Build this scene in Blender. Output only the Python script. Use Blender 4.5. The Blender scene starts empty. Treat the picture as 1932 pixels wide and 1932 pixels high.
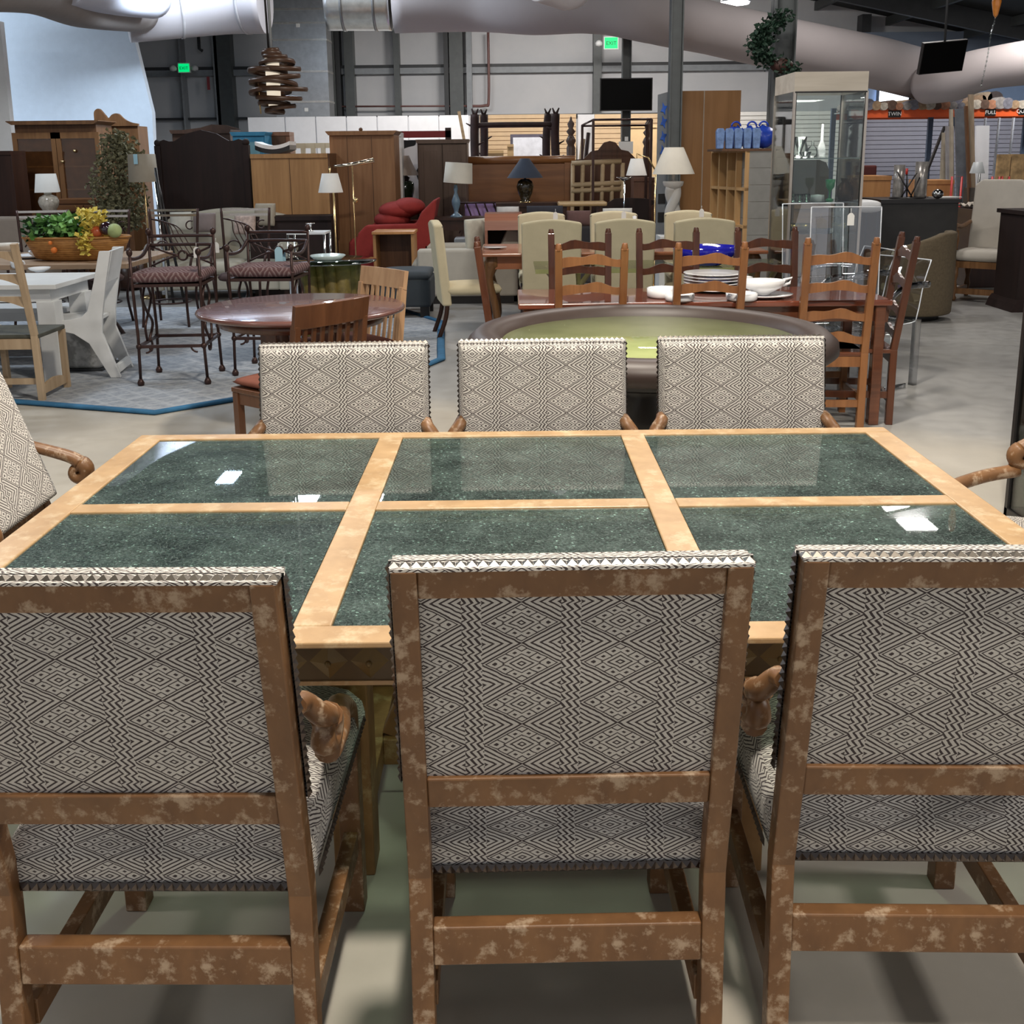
import bpy, bmesh, math, random
from mathutils import Vector, Matrix, Euler
PI = math.pi
random.seed(7)
SC = bpy.context.scene
COL = SC.collection
# ---------------------------------------------------------------- camera
H, F, CX, CY = 1.58, 1935.0, 966.0, 718.0
PITCH, ROLL = math.radians(12.33), math.radians(-0.62)
RM = Matrix.Rotation(PI/2 - PITCH, 3, 'X') @ Matrix.Rotation(ROLL, 3, 'Z')
cam = bpy.data.cameras.new('camera')
co = bpy.data.objects.new('camera', cam); COL.objects.link(co)
co.location = (0, 0, H); co.rotation_euler = RM.to_euler()
cam.sensor_width = 36; cam.sensor_height = 36; cam.lens = F/1932*36
cam.shift_y = -(966 - CY)/1932; cam.clip_end = 200
SC.camera = co
SC.cycles.transparent_max_bounces = 40

def ray(u, v): return RM @ Vector(((u-CX)/F, -(v-CY)/F, -1))
def fl(u, v, z=0.0):
    d = ray(u, v); t = (z-H)/d.z; return d.x*t, d.y*t
def at(u, v, Y):
    d = ray(u, v); t = Y/d.y; return d.x*t, H + d.z*t
def X(u, v, Y): return at(u, v, Y)[0]
def Z(u, v, Y): return at(u, v, Y)[1]

# ---------------------------------------------------------------- objects
def prop(o, label=None, cat=None, group=None, kind=None):
    if label: o['label'] = label
    if cat: o['category'] = cat
    if group: o['group'] = group
    if kind: o['kind'] = kind
    return o
def thing(name, label, cat, loc=(0, 0, 0), rz=0.0, group=None):
    o = bpy.data.objects.new(name, None); COL.objects.link(o)
    o.empty_display_size = 0.1
    o.location = loc; o.rotation_euler = (0, 0, rz)
    return prop(o, label, cat, group)
def dup(o, loc=None, rz=None, label=None, parent=None):
    c = o.copy(); COL.objects.link(c)
    if parent is not None: c.parent = parent
    if loc is not None: c.location = loc
    if rz is not None: c.rotation_euler = (0, 0, rz)
    if label: c['label'] = label
    for ch in list(o.children): dup(ch, parent=c)
    return c

class MB:
    def __init__(s): s.bm = bmesh.new(); s.smooth = False
    def _v(s, p): return s.bm.verts.new(p)
    def _f(s, vs, sm=False):
        try:
            f = s.bm.faces.new(vs); f.smooth = sm; return f
        except ValueError: return None
    def box(s, c, d, rot=None):
        m = Euler(rot).to_matrix() if rot else Matrix.Identity(3)
        P = [s._v(Vector(c) + m @ Vector((d[0]*i/2, d[1]*j/2, d[2]*k/2))) for i in (-1, 1) for j in (-1, 1) for k in (-1, 1)]
        for q in ((0, 1, 3, 2), (4, 6, 7, 5), (0, 4, 5, 1), (2, 3, 7, 6), (0, 2, 6, 4), (1, 5, 7, 3)):
            s._f([P[i] for i in q])
        return s
    def bb(s, x0, x1, y0, y1, z0, z1):
        return s.box(((x0+x1)/2, (y0+y1)/2, (z0+z1)/2), (abs(x1-x0), abs(y1-y0), abs(z1-z0)))
    def beam(s, p, q, w, d, up=(0, 0, 1)):
        """rectangular bar from p to q, w across, d along 'up'"""
        p, q = Vector(p), Vector(q); t = (q-p).normalized()
        a = t.cross(Vector(up))
        if a.length < 1e-4: a = t.cross(Vector((0, 1, 0)))
        a.normalize(); b = a.cross(t)
        R = [[s._v(e + a*i*w/2 + b*j*d/2) for i, j in ((-1, -1), (1, -1), (1, 1), (-1, 1))] for e in (p, q)]
        for k in range(4): s._f([R[0][k], R[0][(k+1) % 4], R[1][(k+1) % 4], R[1][k]])
        s._f(R[0][::-1]); s._f(R[1]); return s
    def tube(s, pts, r, n=8, flat=(1, 1), caps=True):
        pts = [Vector(p) for p in pts]; m = len(pts)
        rr = r if isinstance(r, (list, tuple)) else [r]*m
        ref = None; rings = []
        for i, p in enumerate(pts):
            t = (pts[min(i+1, m-1)] - pts[max(i-1, 0)])
            if t.length < 1e-7: t = Vector((0, 0, 1))
            t.normalize()
            if ref is None:
                ref = Vector((0, 0, 1)) if abs(t.z) < .9 else Vector((1, 0, 0))
                ref = (ref - t*ref.dot(t)).normalized()
            else:
                ref = ref - t*ref.dot(t)
                ref = ref.normalized() if ref.length > 1e-5 else t.orthogonal().normalized()
            b = t.cross(ref)
            rings.append([s._v(p + (ref*math.cos(2*PI*k/n)*flat[0] + b*math.sin(2*PI*k/n)*flat[1])*rr[i]) for k in range(n)])
        for i in range(m-1):
            for k in range(n):
                s._f([rings[i][k], rings[i][(k+1) % n], rings[i+1][(k+1) % n], rings[i+1][k]], True)
        if caps: s._f(rings[0][::-1]); s._f(rings[-1])
        return s
    def lathe(s, prof, c=(0, 0, 0), n=24, sx=1, sy=1, closed=True):
        rings = []
        for r, z in prof:
            rings.append([s._v((c[0]+sx*r*math.cos(2*PI*k/n), c[1]+sy*r*math.sin(2*PI*k/n), c[2]+z)) for k in range(n)])
        for i in range(len(prof)-1):
            for k in range(n):
                s._f([rings[i][k], rings[i][(k+1) % n], rings[i+1][(k+1) % n], rings[i+1][k]], True)
        if closed:
            s._f(rings[0][::-1]); s._f(rings[-1])
        return s
    def prism(s, poly, ax, a0, a1):
        def P(p, a): return {'x': (a, p[0], p[1]), 'y': (p[0], a, p[1]), 'z': (p[0], p[1], a)}[ax]
        A = [s._v(P(p, a0)) for p in poly]; B = [s._v(P(p, a1)) for p in poly]; n = len(poly)
        for k in range(n): s._f([A[k], A[(k+1) % n], B[(k+1) % n], B[k]])
        s._f(A[::-1]); s._f(B); return s
    def ball(s, c, r, n=12, m=8):
        r = r if isinstance(r, (list, tuple)) else (r, r, r)
        rings = []
        for i in range(1, m):
            a = PI*i/m - PI/2
            rings.append([s._v((c[0]+r[0]*math.cos(a)*math.cos(2*PI*k/n), c[1]+r[1]*math.cos(a)*math.sin(2*PI*k/n), c[2]+r[2]*math.sin(a))) for k in range(n)])
        b, t = s._v((c[0], c[1], c[2]-r[2])), s._v((c[0], c[1], c[2]+r[2]))
        for k in range(n):
            s._f([b, rings[0][(k+1) % n], rings[0][k]], True); s._f([t, rings[-1][k], rings[-1][(k+1) % n]], True)
        for i in range(len(rings)-1):
            for k in range(n): s._f([rings[i][k], rings[i][(k+1) % n], rings[i+1][(k+1) % n], rings[i+1][k]], True)
        return s
    def quad(s, *p, sm=False): s._f([s._v(q) for q in p], sm); return s
    def grid(s, nx, ny, fn, sm=True):
        V = [[s._v(fn(i/nx, j/ny)) for j in range(ny+1)] for i in range(nx+1)]
        for i in range(nx):
            for j in range(ny): s._f([V[i][j], V[i+1][j], V[i+1][j+1], V[i][j+1]], sm)
        return s
    def cushion(s, x0, x1, y0, y1, z0, z1, r=.03, puff=.02, n=10):
        """soft slab, puffed on top, superellipse edges"""
        cx, cy, cz = (x0+x1)/2, (y0+y1)/2, (z0+z1)/2; hx, hy, hz = (x1-x0)/2, (y1-y0)/2, (z1-z0)/2
        def pt(a, b, sgn):
            q = lambda t: math.copysign(1-(1-abs(t))**1.6, t)
            x, y = q(a), q(b)
            e = (1-abs(a)**6)*(1-abs(b)**6)
            e = max(e, 0)**.35
            return (cx+hx*x, cy+hy*y, cz + sgn*(hz-puff)*e + sgn*puff*(1-a*a)*(1-b*b))
        for sg in (1, -1):
            s.grid(n, n, lambda u, w: pt((u*2-1)*(1 if sg > 0 else -1), w*2-1, sg))
        bmesh.ops.remove_doubles(s.bm, verts=s.bm.verts[:], dist=1e-5)
        return s
    def tf(s, M, verts=None):
        for v in (verts or s.bm.verts): v.co = M @ v.co
        return s
    def out(s, name, mat, parent=None, bevel=0.0, sub=0, label=None, solid=0, fix=True, seg=2):
        if fix: bmesh.ops.recalc_face_normals(s.bm, faces=s.bm.faces[:])
        me = bpy.data.meshes.new(name); s.bm.to_mesh(me); s.bm.free()
        o = bpy.data.objects.new(name, me); COL.objects.link(o)
        me.materials.append(mat)
        if parent is not None: o.parent = parent
        if solid:
            m = o.modifiers.new('s', 'SOLIDIFY'); m.thickness = solid; m.offset = 0
        if bevel:
            m = o.modifiers.new('b', 'BEVEL'); m.width = bevel; m.segments = seg; m.limit_method = 'ANGLE'; m.angle_limit = math.radians(40)
        if sub:
            m = o.modifiers.new('d', 'SUBSURF'); m.levels = sub; m.render_levels = sub
        if label: o['label'] = label
        return o

def arc(c, r, a0, a1, n, plane='xz'):
    o = []
    for i in range(n+1):
        a = math.radians(a0 + (a1-a0)*i/n); p, q = r*math.cos(a), r*math.sin(a)
        o.append({'xz': (c[0]+p, c[1], c[2]+q), 'yz': (c[0], c[1]+p, c[2]+q), 'xy': (c[0]+p, c[1]+q, c[2])}[plane])
    return o
def spiral(c, r0, r1, a0, a1, n=14, plane='yz'):
    o = []
    for i in range(n+1):
        f = i/n; r = r0+(r1-r0)*f; a = math.radians(a0+(a1-a0)*f); p, q = r*math.cos(a), r*math.sin(a)
        o.append({'xz': (c[0]+p, c[1], c[2]+q), 'yz': (c[0], c[1]+p, c[2]+q), 'xy': (c[0]+p, c[1]+q, c[2])}[plane])
    return o
def curve(P, n=6):
    """Catmull-Rom through the points"""
    P = [Vector(p) for p in P]; Q = [P[0]*2-P[1]] + P + [P[-1]*2-P[-2]]; o = []
    for i in range(1, len(Q)-2):
        for k in range(n):
            t = k/n; a, b, c, d = Q[i-1], Q[i], Q[i+1], Q[i+2]
            o.append(.5*((2*b) + (c-a)*t + (2*a-5*b+4*c-d)*t*t + (3*b-a-3*c+d)*t**3))
    o.append(P[-1]); return o

# ---------------------------------------------------------------- node expressions
class Ex:
    def __init__(s, nt, sock): s.nt, s.s = nt, sock
    def op(s, name, *b):
        n = s.nt.nodes.new('ShaderNodeMath'); n.operation = name
        s.nt.links.new(s.s, n.inputs[0])
        for i, x in enumerate(b):
            if isinstance(x, Ex): s.nt.links.new(x.s, n.inputs[i+1])
            else: n.inputs[i+1].default_value = x
        return Ex(s.nt, n.outputs[0])
    def __add__(s, b): return s.op('ADD', b)
    def __sub__(s, b): return s.op('SUBTRACT', b)
    def __mul__(s, b): return s.op('MULTIPLY', b)
    def __truediv__(s, b): return s.op('DIVIDE', b)
    def __gt__(s, b): return s.op('GREATER_THAN', b)
    def __lt__(s, b): return s.op('LESS_THAN', b)
    def fr(s): return s.op('FRACT')
    def abs(s): return s.op('ABSOLUTE')
    def mix(s, a, b):   # s=0 -> a, 1 -> b
        return (b - a)*s + a if isinstance(b, Ex) else a + (a*-1 + b)*s
    def max(s, b): return s.op('MAXIMUM', b)
    def min(s, b): return s.op('MINIMUM', b)

def newmat(name):
    m = bpy.data.materials.new(name); m.use_nodes = True
    return m, m.node_tree, m.node_tree.nodes['Principled BSDF']
def setp(b, rough=.5, metal=0., coat=0., spec=.5, trans=0., ior=1.45, emis=None, es=0., sheen=0., alpha=1., coatr=.03):
    b.inputs['Roughness'].default_value = rough; b.inputs['Metallic'].default_value = metal
    b.inputs['Coat Weight'].default_value = coat; b.inputs['Coat Roughness'].default_value = coatr
    b.inputs['Specular IOR Level'].default_value = spec
    b.inputs['Transmission Weight'].default_value = trans; b.inputs['IOR'].default_value = ior
    b.inputs['Sheen Weight'].default_value = sheen; b.inputs['Alpha'].default_value = alpha
    if emis: b.inputs['Emission Color'].default_value = (*emis, 1); b.inputs['Emission Strength'].default_value = es
def noise(nt, scale=(1, 1, 1), detail=4, rough=.6, s=5., src='Object', dist=0.):
    tc = nt.nodes.new('ShaderNodeTexCoord'); mp = nt.nodes.new('ShaderNodeMapping'); mp.inputs['Scale'].default_value = scale
    nt.links.new(tc.outputs[src], mp.inputs[0])
    n = nt.nodes.new('ShaderNodeTexNoise'); n.inputs['Scale'].default_value = s; n.inputs['Detail'].default_value = detail
    n.inputs['Roughness'].default_value = rough; n.inputs['Distortion'].default_value = dist
    nt.links.new(mp.outputs[0], n.inputs['Vector']); return n
def ramp(nt, sock, stops):
    r = nt.nodes.new('ShaderNodeValToRGB'); nt.links.new(sock, r.inputs[0])
    e = r.color_ramp.elements
    while len(e) < len(stops): e.new(.5)
    for k, (p, c) in enumerate(stops): e[k].position = p; e[k].color = (*c, 1)
    return r.outputs[0]
def bump(nt, b, sock, st=.2, d=.01):
    n = nt.nodes.new('ShaderNodeBump'); n.inputs['Strength'].default_value = st; n.inputs['Distance'].default_value = d
    nt.links.new(sock, n.inputs['Height']); nt.links.new(n.outputs[0], b.inputs['Normal'])
MC = {}
def plain(name, c, rough=.5, var=.12, s=8., **k):
    """colour with a faint natural variation"""
    if name in MC: return MC[name]
    m, nt, b = newmat(name); setp(b, rough, **k)
    if var:
        n = noise(nt, s=s)
        nt.links.new(ramp(nt, n.outputs[0], [(.3, [x*(1-var) for x in c]), (.7, [min(1, x*(1+var)) for x in c])]), b.inputs['Base Color'])
    else: b.inputs['Base Color'].default_value = (*c, 1)
    MC[name] = m; return m
def wood(name, c1, c2, rough=.4, axis=0, s=6., coat=0., src='Object'):
    if name in MC: return MC[name]
    m, nt, b = newmat(name); setp(b, rough, coat=coat)
    sc = [9, 9, 9]; sc[axis] = .7
    n = noise(nt, tuple(sc), detail=5, s=s/3, dist=.6, src=src)
    nt.links.new(ramp(nt, n.outputs[0], [(.3, c1), (.7, c2)]), b.inputs['Base Color'])
    bump(nt, b, n.outputs[0], .08, .003)
    MC[name] = m; return m
def distress(name, c1, c2, patch, lo=.54, hi=.6, s=9., rough=.5):
    m, nt, b = newmat(name); setp(b, rough)
    n1 = noise(nt, (3, 3, 1.5), s=4.); base = ramp(nt, n1.outputs[0], [(.3, c1), (.7, c2)])
    n2 = noise(nt, (1, 1, 1), detail=9, rough=.68, s=s); f = ramp(nt, n2.outputs[0], [(lo, (0, 0, 0)), (hi, (1, 1, 1))])
    mx = nt.nodes.new('ShaderNodeMix'); mx.data_type = 'RGBA'
    nt.links.new(f, mx.inputs[0]); nt.links.new(base, mx.inputs[6]); mx.inputs[7].default_value = (*patch, 1)
    nt.links.new(mx.outputs[2], b.inputs['Base Color']); bump(nt, b, n2.outputs[0], .2, .002)
    MC[name] = m; return m
def glass(name, c=(1, 1, 1), rough=0., refl=.12, tint=.9):
    """thin pane: mostly see-through, faint reflection (works for both faces)"""
    if name in MC: return MC[name]
    m, nt, b = newmat(name); nt.nodes.remove(b); out = nt.nodes['Material Output']
    t = nt.nodes.new('ShaderNodeBsdfTransparent'); t.inputs[0].default_value = (*[x*tint for x in c], 1)
    g = nt.nodes.new('ShaderNodeBsdfGlossy'); g.inputs['Roughness'].default_value = rough+.02
    fr = nt.nodes.new('ShaderNodeFresnel'); fr.inputs[0].default_value = 1.5
    mx = nt.nodes.new('ShaderNodeMixShader'); e = Ex(nt, fr.outputs[0])*.9 + refl*.3
    nt.links.new(e.s, mx.inputs[0]); nt.links.new(t.outputs[0], mx.inputs[1]); nt.links.new(g.outputs[0], mx.inputs[2])
    nt.links.new(mx.outputs[0], out.inputs[0]); MC[name] = m; return m

# ---- the diamond weave
def weave():
    m, nt, b = newmat('diamond_weave'); setp(b, .9, spec=.15, sheen=.2)
    tc = nt.nodes.new('ShaderNodeTexCoord')
    sp = nt.nodes.new('ShaderNodeSeparateXYZ'); nt.links.new(tc.outputs['Object'], sp.inputs[0])
    nz = nt.nodes.new('ShaderNodeTexNoise'); nz.inputs['Scale'].default_value = 60; nt.links.new(tc.outputs['Object'], nz.inputs['Vector'])
    sn = nt.nodes.new('ShaderNodeSeparateXYZ'); nt.links.new(tc.outputs['Normal'], sn.inputs[0])
    wob = (Ex(nt, nz.outputs[0]) - .5)*.003
    x, y, z = (Ex(nt, sp.outputs[i]) for i in range(3))
    side = Ex(nt, sn.outputs[0]).abs() > .75
    px = side.mix(x, y); py = side.mix(y + z, z)
    U = (px + wob)/.148; V = (py + wob)/.0618
    a = (U.fr() - .5).abs()*2; bb = (V.fr() - .5).abs()*2
    aa = a/.81; d = aa + bb; q = aa - bb
    lines = ((d - .98)*4.45 + 2).fr() < .38
    c = ((q + 1.13)*2).fr()
    cell = (c < .12).max(((c - .575).abs() < .15)*((d - .69).abs() < .062)).max((d - .895).abs() < .028).max((d - .47).abs() < .028)
    core = ((d - .295).abs() < .035).max((d - .10).abs() < .035)
    inner = (d > .445).mix(core, cell)
    dia = (d < .925).mix(lines, inner)
    w = (U + .5).fr() - .5
    tri = (V*5.0).fr()
    tri = (tri*1.45).min((tri*-1 + 1)*3.2)
    zz = ((w*14 + tri*.8 + 5).fr()) < .42
    band = a > .80
    dark = band.mix(dia, zz)
    fine = noise(nt, s=420, detail=2)
    mx = nt.nodes.new('ShaderNodeMix'); mx.data_type = 'RGBA'
    nt.links.new(dark.s, mx.inputs[0])
    mx.inputs[6].default_value = (.57, .54, .495, 1); mx.inputs[7].default_value = (.06, .046, .046, 1)
    m2 = nt.nodes.new('ShaderNodeMix'); m2.data_type = 'RGBA'; m2.blend_type = 'MULTIPLY'; m2.inputs[0].default_value = .5
    nt.links.new(mx.outputs[2], m2.inputs[6])
    nt.links.new(ramp(nt, fine.outputs[0], [(.3, (.72, .72, .72)), (.65, (1, 1, 1))]), m2.inputs[7])
    nt.links.new(m2.outputs[2], b.inputs['Base Color'])
    bump(nt, b, (dark*-1).s, .35, .0015)
    return m
WEAVE = weave()
def crackle():
    m, nt, b = newmat('crackled_glass'); setp(b, .45, coat=1., coatr=.012, spec=.4)
    b.inputs['Coat IOR'].default_value = 1.55
    tc = nt.nodes.new('ShaderNodeTexCoord')
    v = nt.nodes.new('ShaderNodeTexVoronoi'); v.inputs['Scale'].default_value = 240; v.inputs['Randomness'].default_value = 1
    nt.links.new(tc.outputs['Object'], v.inputs['Vector'])
    v2 = nt.nodes.new('ShaderNodeTexVoronoi'); v2.feature = 'DISTANCE_TO_EDGE'; v2.inputs['Scale'].default_value = 95
    nt.links.new(tc.outputs['Object'], v2.inputs['Vector'])
    sc = nt.nodes.new('ShaderNodeSeparateColor'); nt.links.new(v.outputs['Color'], sc.inputs[0])
    n = noise(nt, s=7, detail=6, rough=.7)
    base = ramp(nt, n.outputs[0], [(.34, (.02, .035, .03)), (.5, (.06, .095, .082)), (.66, (.12, .175, .155))])
    g = ramp(nt, sc.outputs[0], [(0, (.5, .5, .5)), (.75, (1.1, 1.1, 1.1)), (.965, (1.5, 1.55, 1.55)), (.994, (5.5, 5.8, 5.7))])  # brightest cells paint the sparkle of the shards into the colour
    m2 = nt.nodes.new('ShaderNodeMix'); m2.data_type = 'RGBA'; m2.blend_type = 'MULTIPLY'; m2.inputs[0].default_value = 1
    nt.links.new(base, m2.inputs[6]); nt.links.new(g, m2.inputs[7])
    m3 = nt.nodes.new('ShaderNodeMix'); m3.data_type = 'RGBA'
    nt.links.new((Ex(nt, v2.outputs['Distance']) < .035).s, m3.inputs[0])
    nt.links.new(m2.outputs[2], m3.inputs[6]); m3.inputs[7].default_value = (.15, .20, .185, 1)
    nt.links.new(m3.outputs[2], b.inputs['Base Color'])
    # the shattered core lets part of the light through; the pane above it mirrors
    b.inputs['Coat Weight'].default_value = 0
    tr = nt.nodes.new('ShaderNodeBsdfTransparent'); tr.inputs[0].default_value = (.80, .95, .86, 1)
    gl = nt.nodes.new('ShaderNodeBsdfGlossy'); gl.inputs['Roughness'].default_value = .015
    mA = nt.nodes.new('ShaderNodeMixShader'); mB = nt.nodes.new('ShaderNodeMixShader'); fr = nt.nodes.new('ShaderNodeFresnel'); fr.inputs[0].default_value = 1.6
    sc2 = nt.nodes.new('ShaderNodeSeparateColor'); nt.links.new(v.outputs['Color'], sc2.inputs[0])
    nf = noise(nt, s=11, detail=5)
    fac = (Ex(nt, sc2.outputs[1]) > .5)*.16 + Ex(nt, nf.outputs[0])*.5 + .12
    nt.links.new(fac.s, mA.inputs[0]); nt.links.new(b.outputs[0], mA.inputs[1]); nt.links.new(tr.outputs[0], mA.inputs[2])
    nt.links.new(fr.outputs[0], mB.inputs[0]); nt.links.new(mA.outputs[0], mB.inputs[1]); nt.links.new(gl.outputs[0], mB.inputs[2])
    nt.links.new(mB.outputs[0], nt.nodes['Material Output'].inputs[0])
    return m
CRACKLE = crackle()
CHWOOD = distress('distressed_oak', (.122, .056, .022), (.21, .102, .041), (.39, .28, .185), .53, .65, 30., .42)
TBWOOD = distress('honey_wood', (.345, .215, .105), (.46, .30, .155), (.56, .44, .28), .52, .70, 14., .36)
STUD = plain('burnished_stud', (.24, .215, .185), .34, .1, metal=1.)
# ================================================================ SETTING
def struct(name, mb, m, **k):
    o = mb.out(name, m, **k); o['kind'] = 'structure'; return o
def concrete():
    m, nt, b = newmat('concrete'); setp(b, .38, spec=.45)
    n = noise(nt, (1, 1, 1), s=.55, detail=6, rough=.6); n2 = noise(nt, s=9, detail=8, rough=.7)
    c1 = ramp(nt, n.outputs[0], [(.3, (.23, .225, .22)), (.5, (.29, .285, .275)), (.68, (.36, .35, .33))])
    c2 = ramp(nt, n2.outputs[0], [(.3, (.82, .82, .82)), (.7, (1.08, 1.08, 1.08))])
    mx = nt.nodes.new('ShaderNodeMix'); mx.data_type = 'RGBA'; mx.blend_type = 'MULTIPLY'; mx.inputs[0].default_value = 1
    nt.links.new(c1, mx.inputs[6]); nt.links.new(c2, mx.inputs[7])
    # cream tint over the near part of the slab, with a noisy slanting edge
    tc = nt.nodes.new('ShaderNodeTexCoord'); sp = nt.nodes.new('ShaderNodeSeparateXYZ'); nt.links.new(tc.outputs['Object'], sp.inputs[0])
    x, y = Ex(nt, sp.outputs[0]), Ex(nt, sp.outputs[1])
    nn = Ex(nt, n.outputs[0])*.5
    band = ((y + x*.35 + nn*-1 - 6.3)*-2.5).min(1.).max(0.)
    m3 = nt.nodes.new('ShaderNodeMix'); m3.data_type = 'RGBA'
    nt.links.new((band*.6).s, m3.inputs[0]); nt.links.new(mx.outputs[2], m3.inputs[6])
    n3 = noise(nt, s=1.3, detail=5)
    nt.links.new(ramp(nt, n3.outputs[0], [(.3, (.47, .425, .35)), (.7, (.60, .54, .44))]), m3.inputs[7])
    nt.links.new(m3.outputs[2], b.inputs['Base Color'])
    r = ramp(nt, n2.outputs[0], [(.3, (.3, .3, .3)), (.7, (.5, .5, .5))]); nt.links.new(r, b.inputs['Roughness'])
    return m
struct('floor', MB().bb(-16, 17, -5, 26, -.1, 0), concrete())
def panelwall():
    m, nt, b = newmat('insulated_wall'); setp(b, .6)
    n = noise(nt, s=1.2)
    nt.links.new(ramp(nt, n.outputs[0], [(.3, (.62, .63, .65)), (.7, (.70, .70, .71))]), b.inputs['Base Color']); return m
PW = panelwall()
BY = 24.0
struct('wall_back', MB().bb(-16, 17, BY, BY+.2, 0, 7.2), PW)
struct('wall_right', MB().bb(16.8, 17, -5, 26, 0, 7), plain('right_wall', (.5, .54, .6), .6))
struct('wall_left', MB().bb(-16, -15.8, -5, 26, 0, 7), plain('left_wall', (.6, .58, .55), .6))
STEEL = plain('grey_steel', (.115, .125, .125), .45, .1)
DSTEEL = plain('dark_steel', (.05, .052, .055), .5, .1)
LSTEEL = plain('pale_steel', (.32, .34, .36), .45, .1)
# roof deck, dark, with purlins
DECK = plain('dark_roof_deck', (.022, .024, .024), .7, .15)
def roofz(x): return 6.3 - .21*abs(x)
mb = MB()
for s in (-1, 1): mb.prism([(0, roofz(0)), (16.9*s, roofz(16.9)), (16.9*s, roofz(16.9)+.1), (0, roofz(0)+.1)], 'y', -5, 24.2)
struct('ceiling', mb, DECK)
for k, yy in enumerate((9.5, 13.5, 17.5, 21.5)):
    mb = MB()
    for s in (-1, 1): mb.beam((0, yy, roofz(0)-.2), (16.8*s, yy, roofz(16.8)-.2), .12, .38)
    struct('beam_%d' % (k+1), mb, DSTEEL)
for k in range(9):
    x = 2.0+k*1.6
    struct('beam_%d' % (k+5), MB().bb(x, x+.09, 9, 24, roofz(x)-.2, roofz(x)-.02), plain('purlin', (.05, .055, .055), .5))
# girts on the back wall
def wz(v): return at(966, v, BY)[1]
g = 0
for v0, v1, mt in ((121, 127, DSTEEL), (127, 138, LSTEEL), (216, 220, DSTEEL)):
    g += 1
    struct('trim_%d' % g, MB().bb(-15.7, 16.7, BY-.16, BY, wz(v1), wz(v0)), mt)
# wall posts and studs
for u, w, mt in ((425, .36, STEEL), (411, .10, LSTEEL), (628, .16, STEEL), (640, .1, DSTEEL), (661, .2, STEEL), (750, .12, STEEL), (843, .10, DSTEEL),
              (862, .30, STEEL), (886, .12, LSTEEL), (1127, .18, STEEL), (346, .04, LSTEEL), (1626, .2, DSTEEL)):
    g += 1; x = X(u, 180, BY-.3)
    struct('trim_%d' % g, MB().bb(x-w/2, x+w/2, BY-.34, BY, 0, roofz(x)-.1), mt)
# pipe run on the wall
struct('trim_%d' % (g+1), MB().tube(curve([at3 for at3 in [(X(921, 60, 23.7), 23.7, Z(921, 60, 23.7)), (X(922, 180, 23.7), 23.7, Z(922, 185, 23.7)),
       (X(915, 200, 23.7), 23.7, Z(915, 199, 23.7)), (X(880, 201, 23.7), 23.7, Z(880, 200, 23.7))]]), .03), plain('pipe_red', (.2, .1, .09), .4))
struct('trim_%d' % (g+2), MB().tube([(X(640, 201, 23.7), 23.7, Z(640, 201, 23.7)), (X(880, 200, 23.7), 23.7, Z(880, 200, 23.7))], .02), MC['pipe_red'])
struct('trim_%d' % (g+3), MB().tube([(X(374, 60, 23.7), 23.7, Z(374, 58, 23.7)), (X(376, 95, 23.7), 23.7, Z(376, 92, 23.7)), (X(382, 97, 23.7), 23.7, Z(382, 96, 23.7))], .035), DSTEEL)
# tall left partition, pale blue-white
Y0 = 17.0
poly = [(-16, 0), (X(290, 290, Y0), 0), (X(290, 280, Y0), Z(290, 280, Y0)), (X(287, 212, Y0), Z(287, 212, Y0)), (X(250, 60, Y0), Z(250, 60, Y0)), (X(244, 0, Y0), Z(244, -20, Y0)), (-16, Z(0, -20, Y0))]
struct('wall_partition', MB().prism(poly, 'y', Y0, Y0+.15), plain('bluewhite_wall', (.70, .78, .88), .55, .03))
poly = [(-16, 0), (X(20, 290, 15.6), 0), (X(20, 235, 15.6), Z(20, 235, 15.6)), (X(0, 40, 15.6), Z(0, 40, 15.6)), (-16, Z(0, 40, 15.6))]
struct('wall_return', MB().prism(poly, 'y', 15.6, 15.72), plain('beige_wall', (.50, .45, .41), .6, .03))
# low white panelled partition
mb = MB(); Yp = 21.0; z1 = Z(700, 219, Yp)
us = [466, 537, 595, 653, 711, 770, 828, 885]
for a, b_ in zip(us, us[1:]): mb.bb(X(a, 220, Yp)+.012, X(b_, 220, Yp)-.012, Yp, Yp+.05, .02, z1)
mb.bb(X(466, 220, Yp), X(885, 220, Yp), Yp+.05, Yp+.12, .0, z1-.02)
struct('wall_panelled', mb, plain('white_panel', (.80, .80, .82), .5, .03))
def slat(name, u0, u1, vt, vb, Y, mt, n):
    mb = MB(); x0, x1 = X(u0, vt, Y), X(u1, vt, Y); za, zb = Z((u0+u1)/2, vb, Y), Z((u0+u1)/2, vt, Y); h = (zb-za)/n
    for k in range(n): mb.bb(x0, x1, Y, Y+.03, za+k*h+.012, za+(k+1)*h)
    mb.bb(x0, x1, Y+.03, Y+.08, 0, zb)
    return struct(name, mb, mt)
TAN = plain('tan_slatboard', (.70, .50, .30), .5, .05); WSL = plain('white_slatboard', (.72, .70, .66), .5, .04)
slat('wall_slatted', 905, 1087, 216, 330, 22.6, TAN, 14)
slat('wall_slatted', 1122, 1243, 215, 380, 22.2, TAN, 18)
slat('wall_slatboard', 1388, 1610, 210, 340, 21.0, WSL, 16)
slat('wall_slatboard', 1612, 1960, 222, 420, 21.2, plain('shaded_slatboard', (.33, .32, .37), .5, .04), 24)  # white slatboard again, its grey-purple shade put into the colour
x = X(1090, 240, 22.7); struct('wall_end', MB().bb(x, x+.45, 22.7, 22.8, 0, Z(1090, 216, 22.7)), MC['white_panel'])
x = X(866, 240, 22.7)
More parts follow.
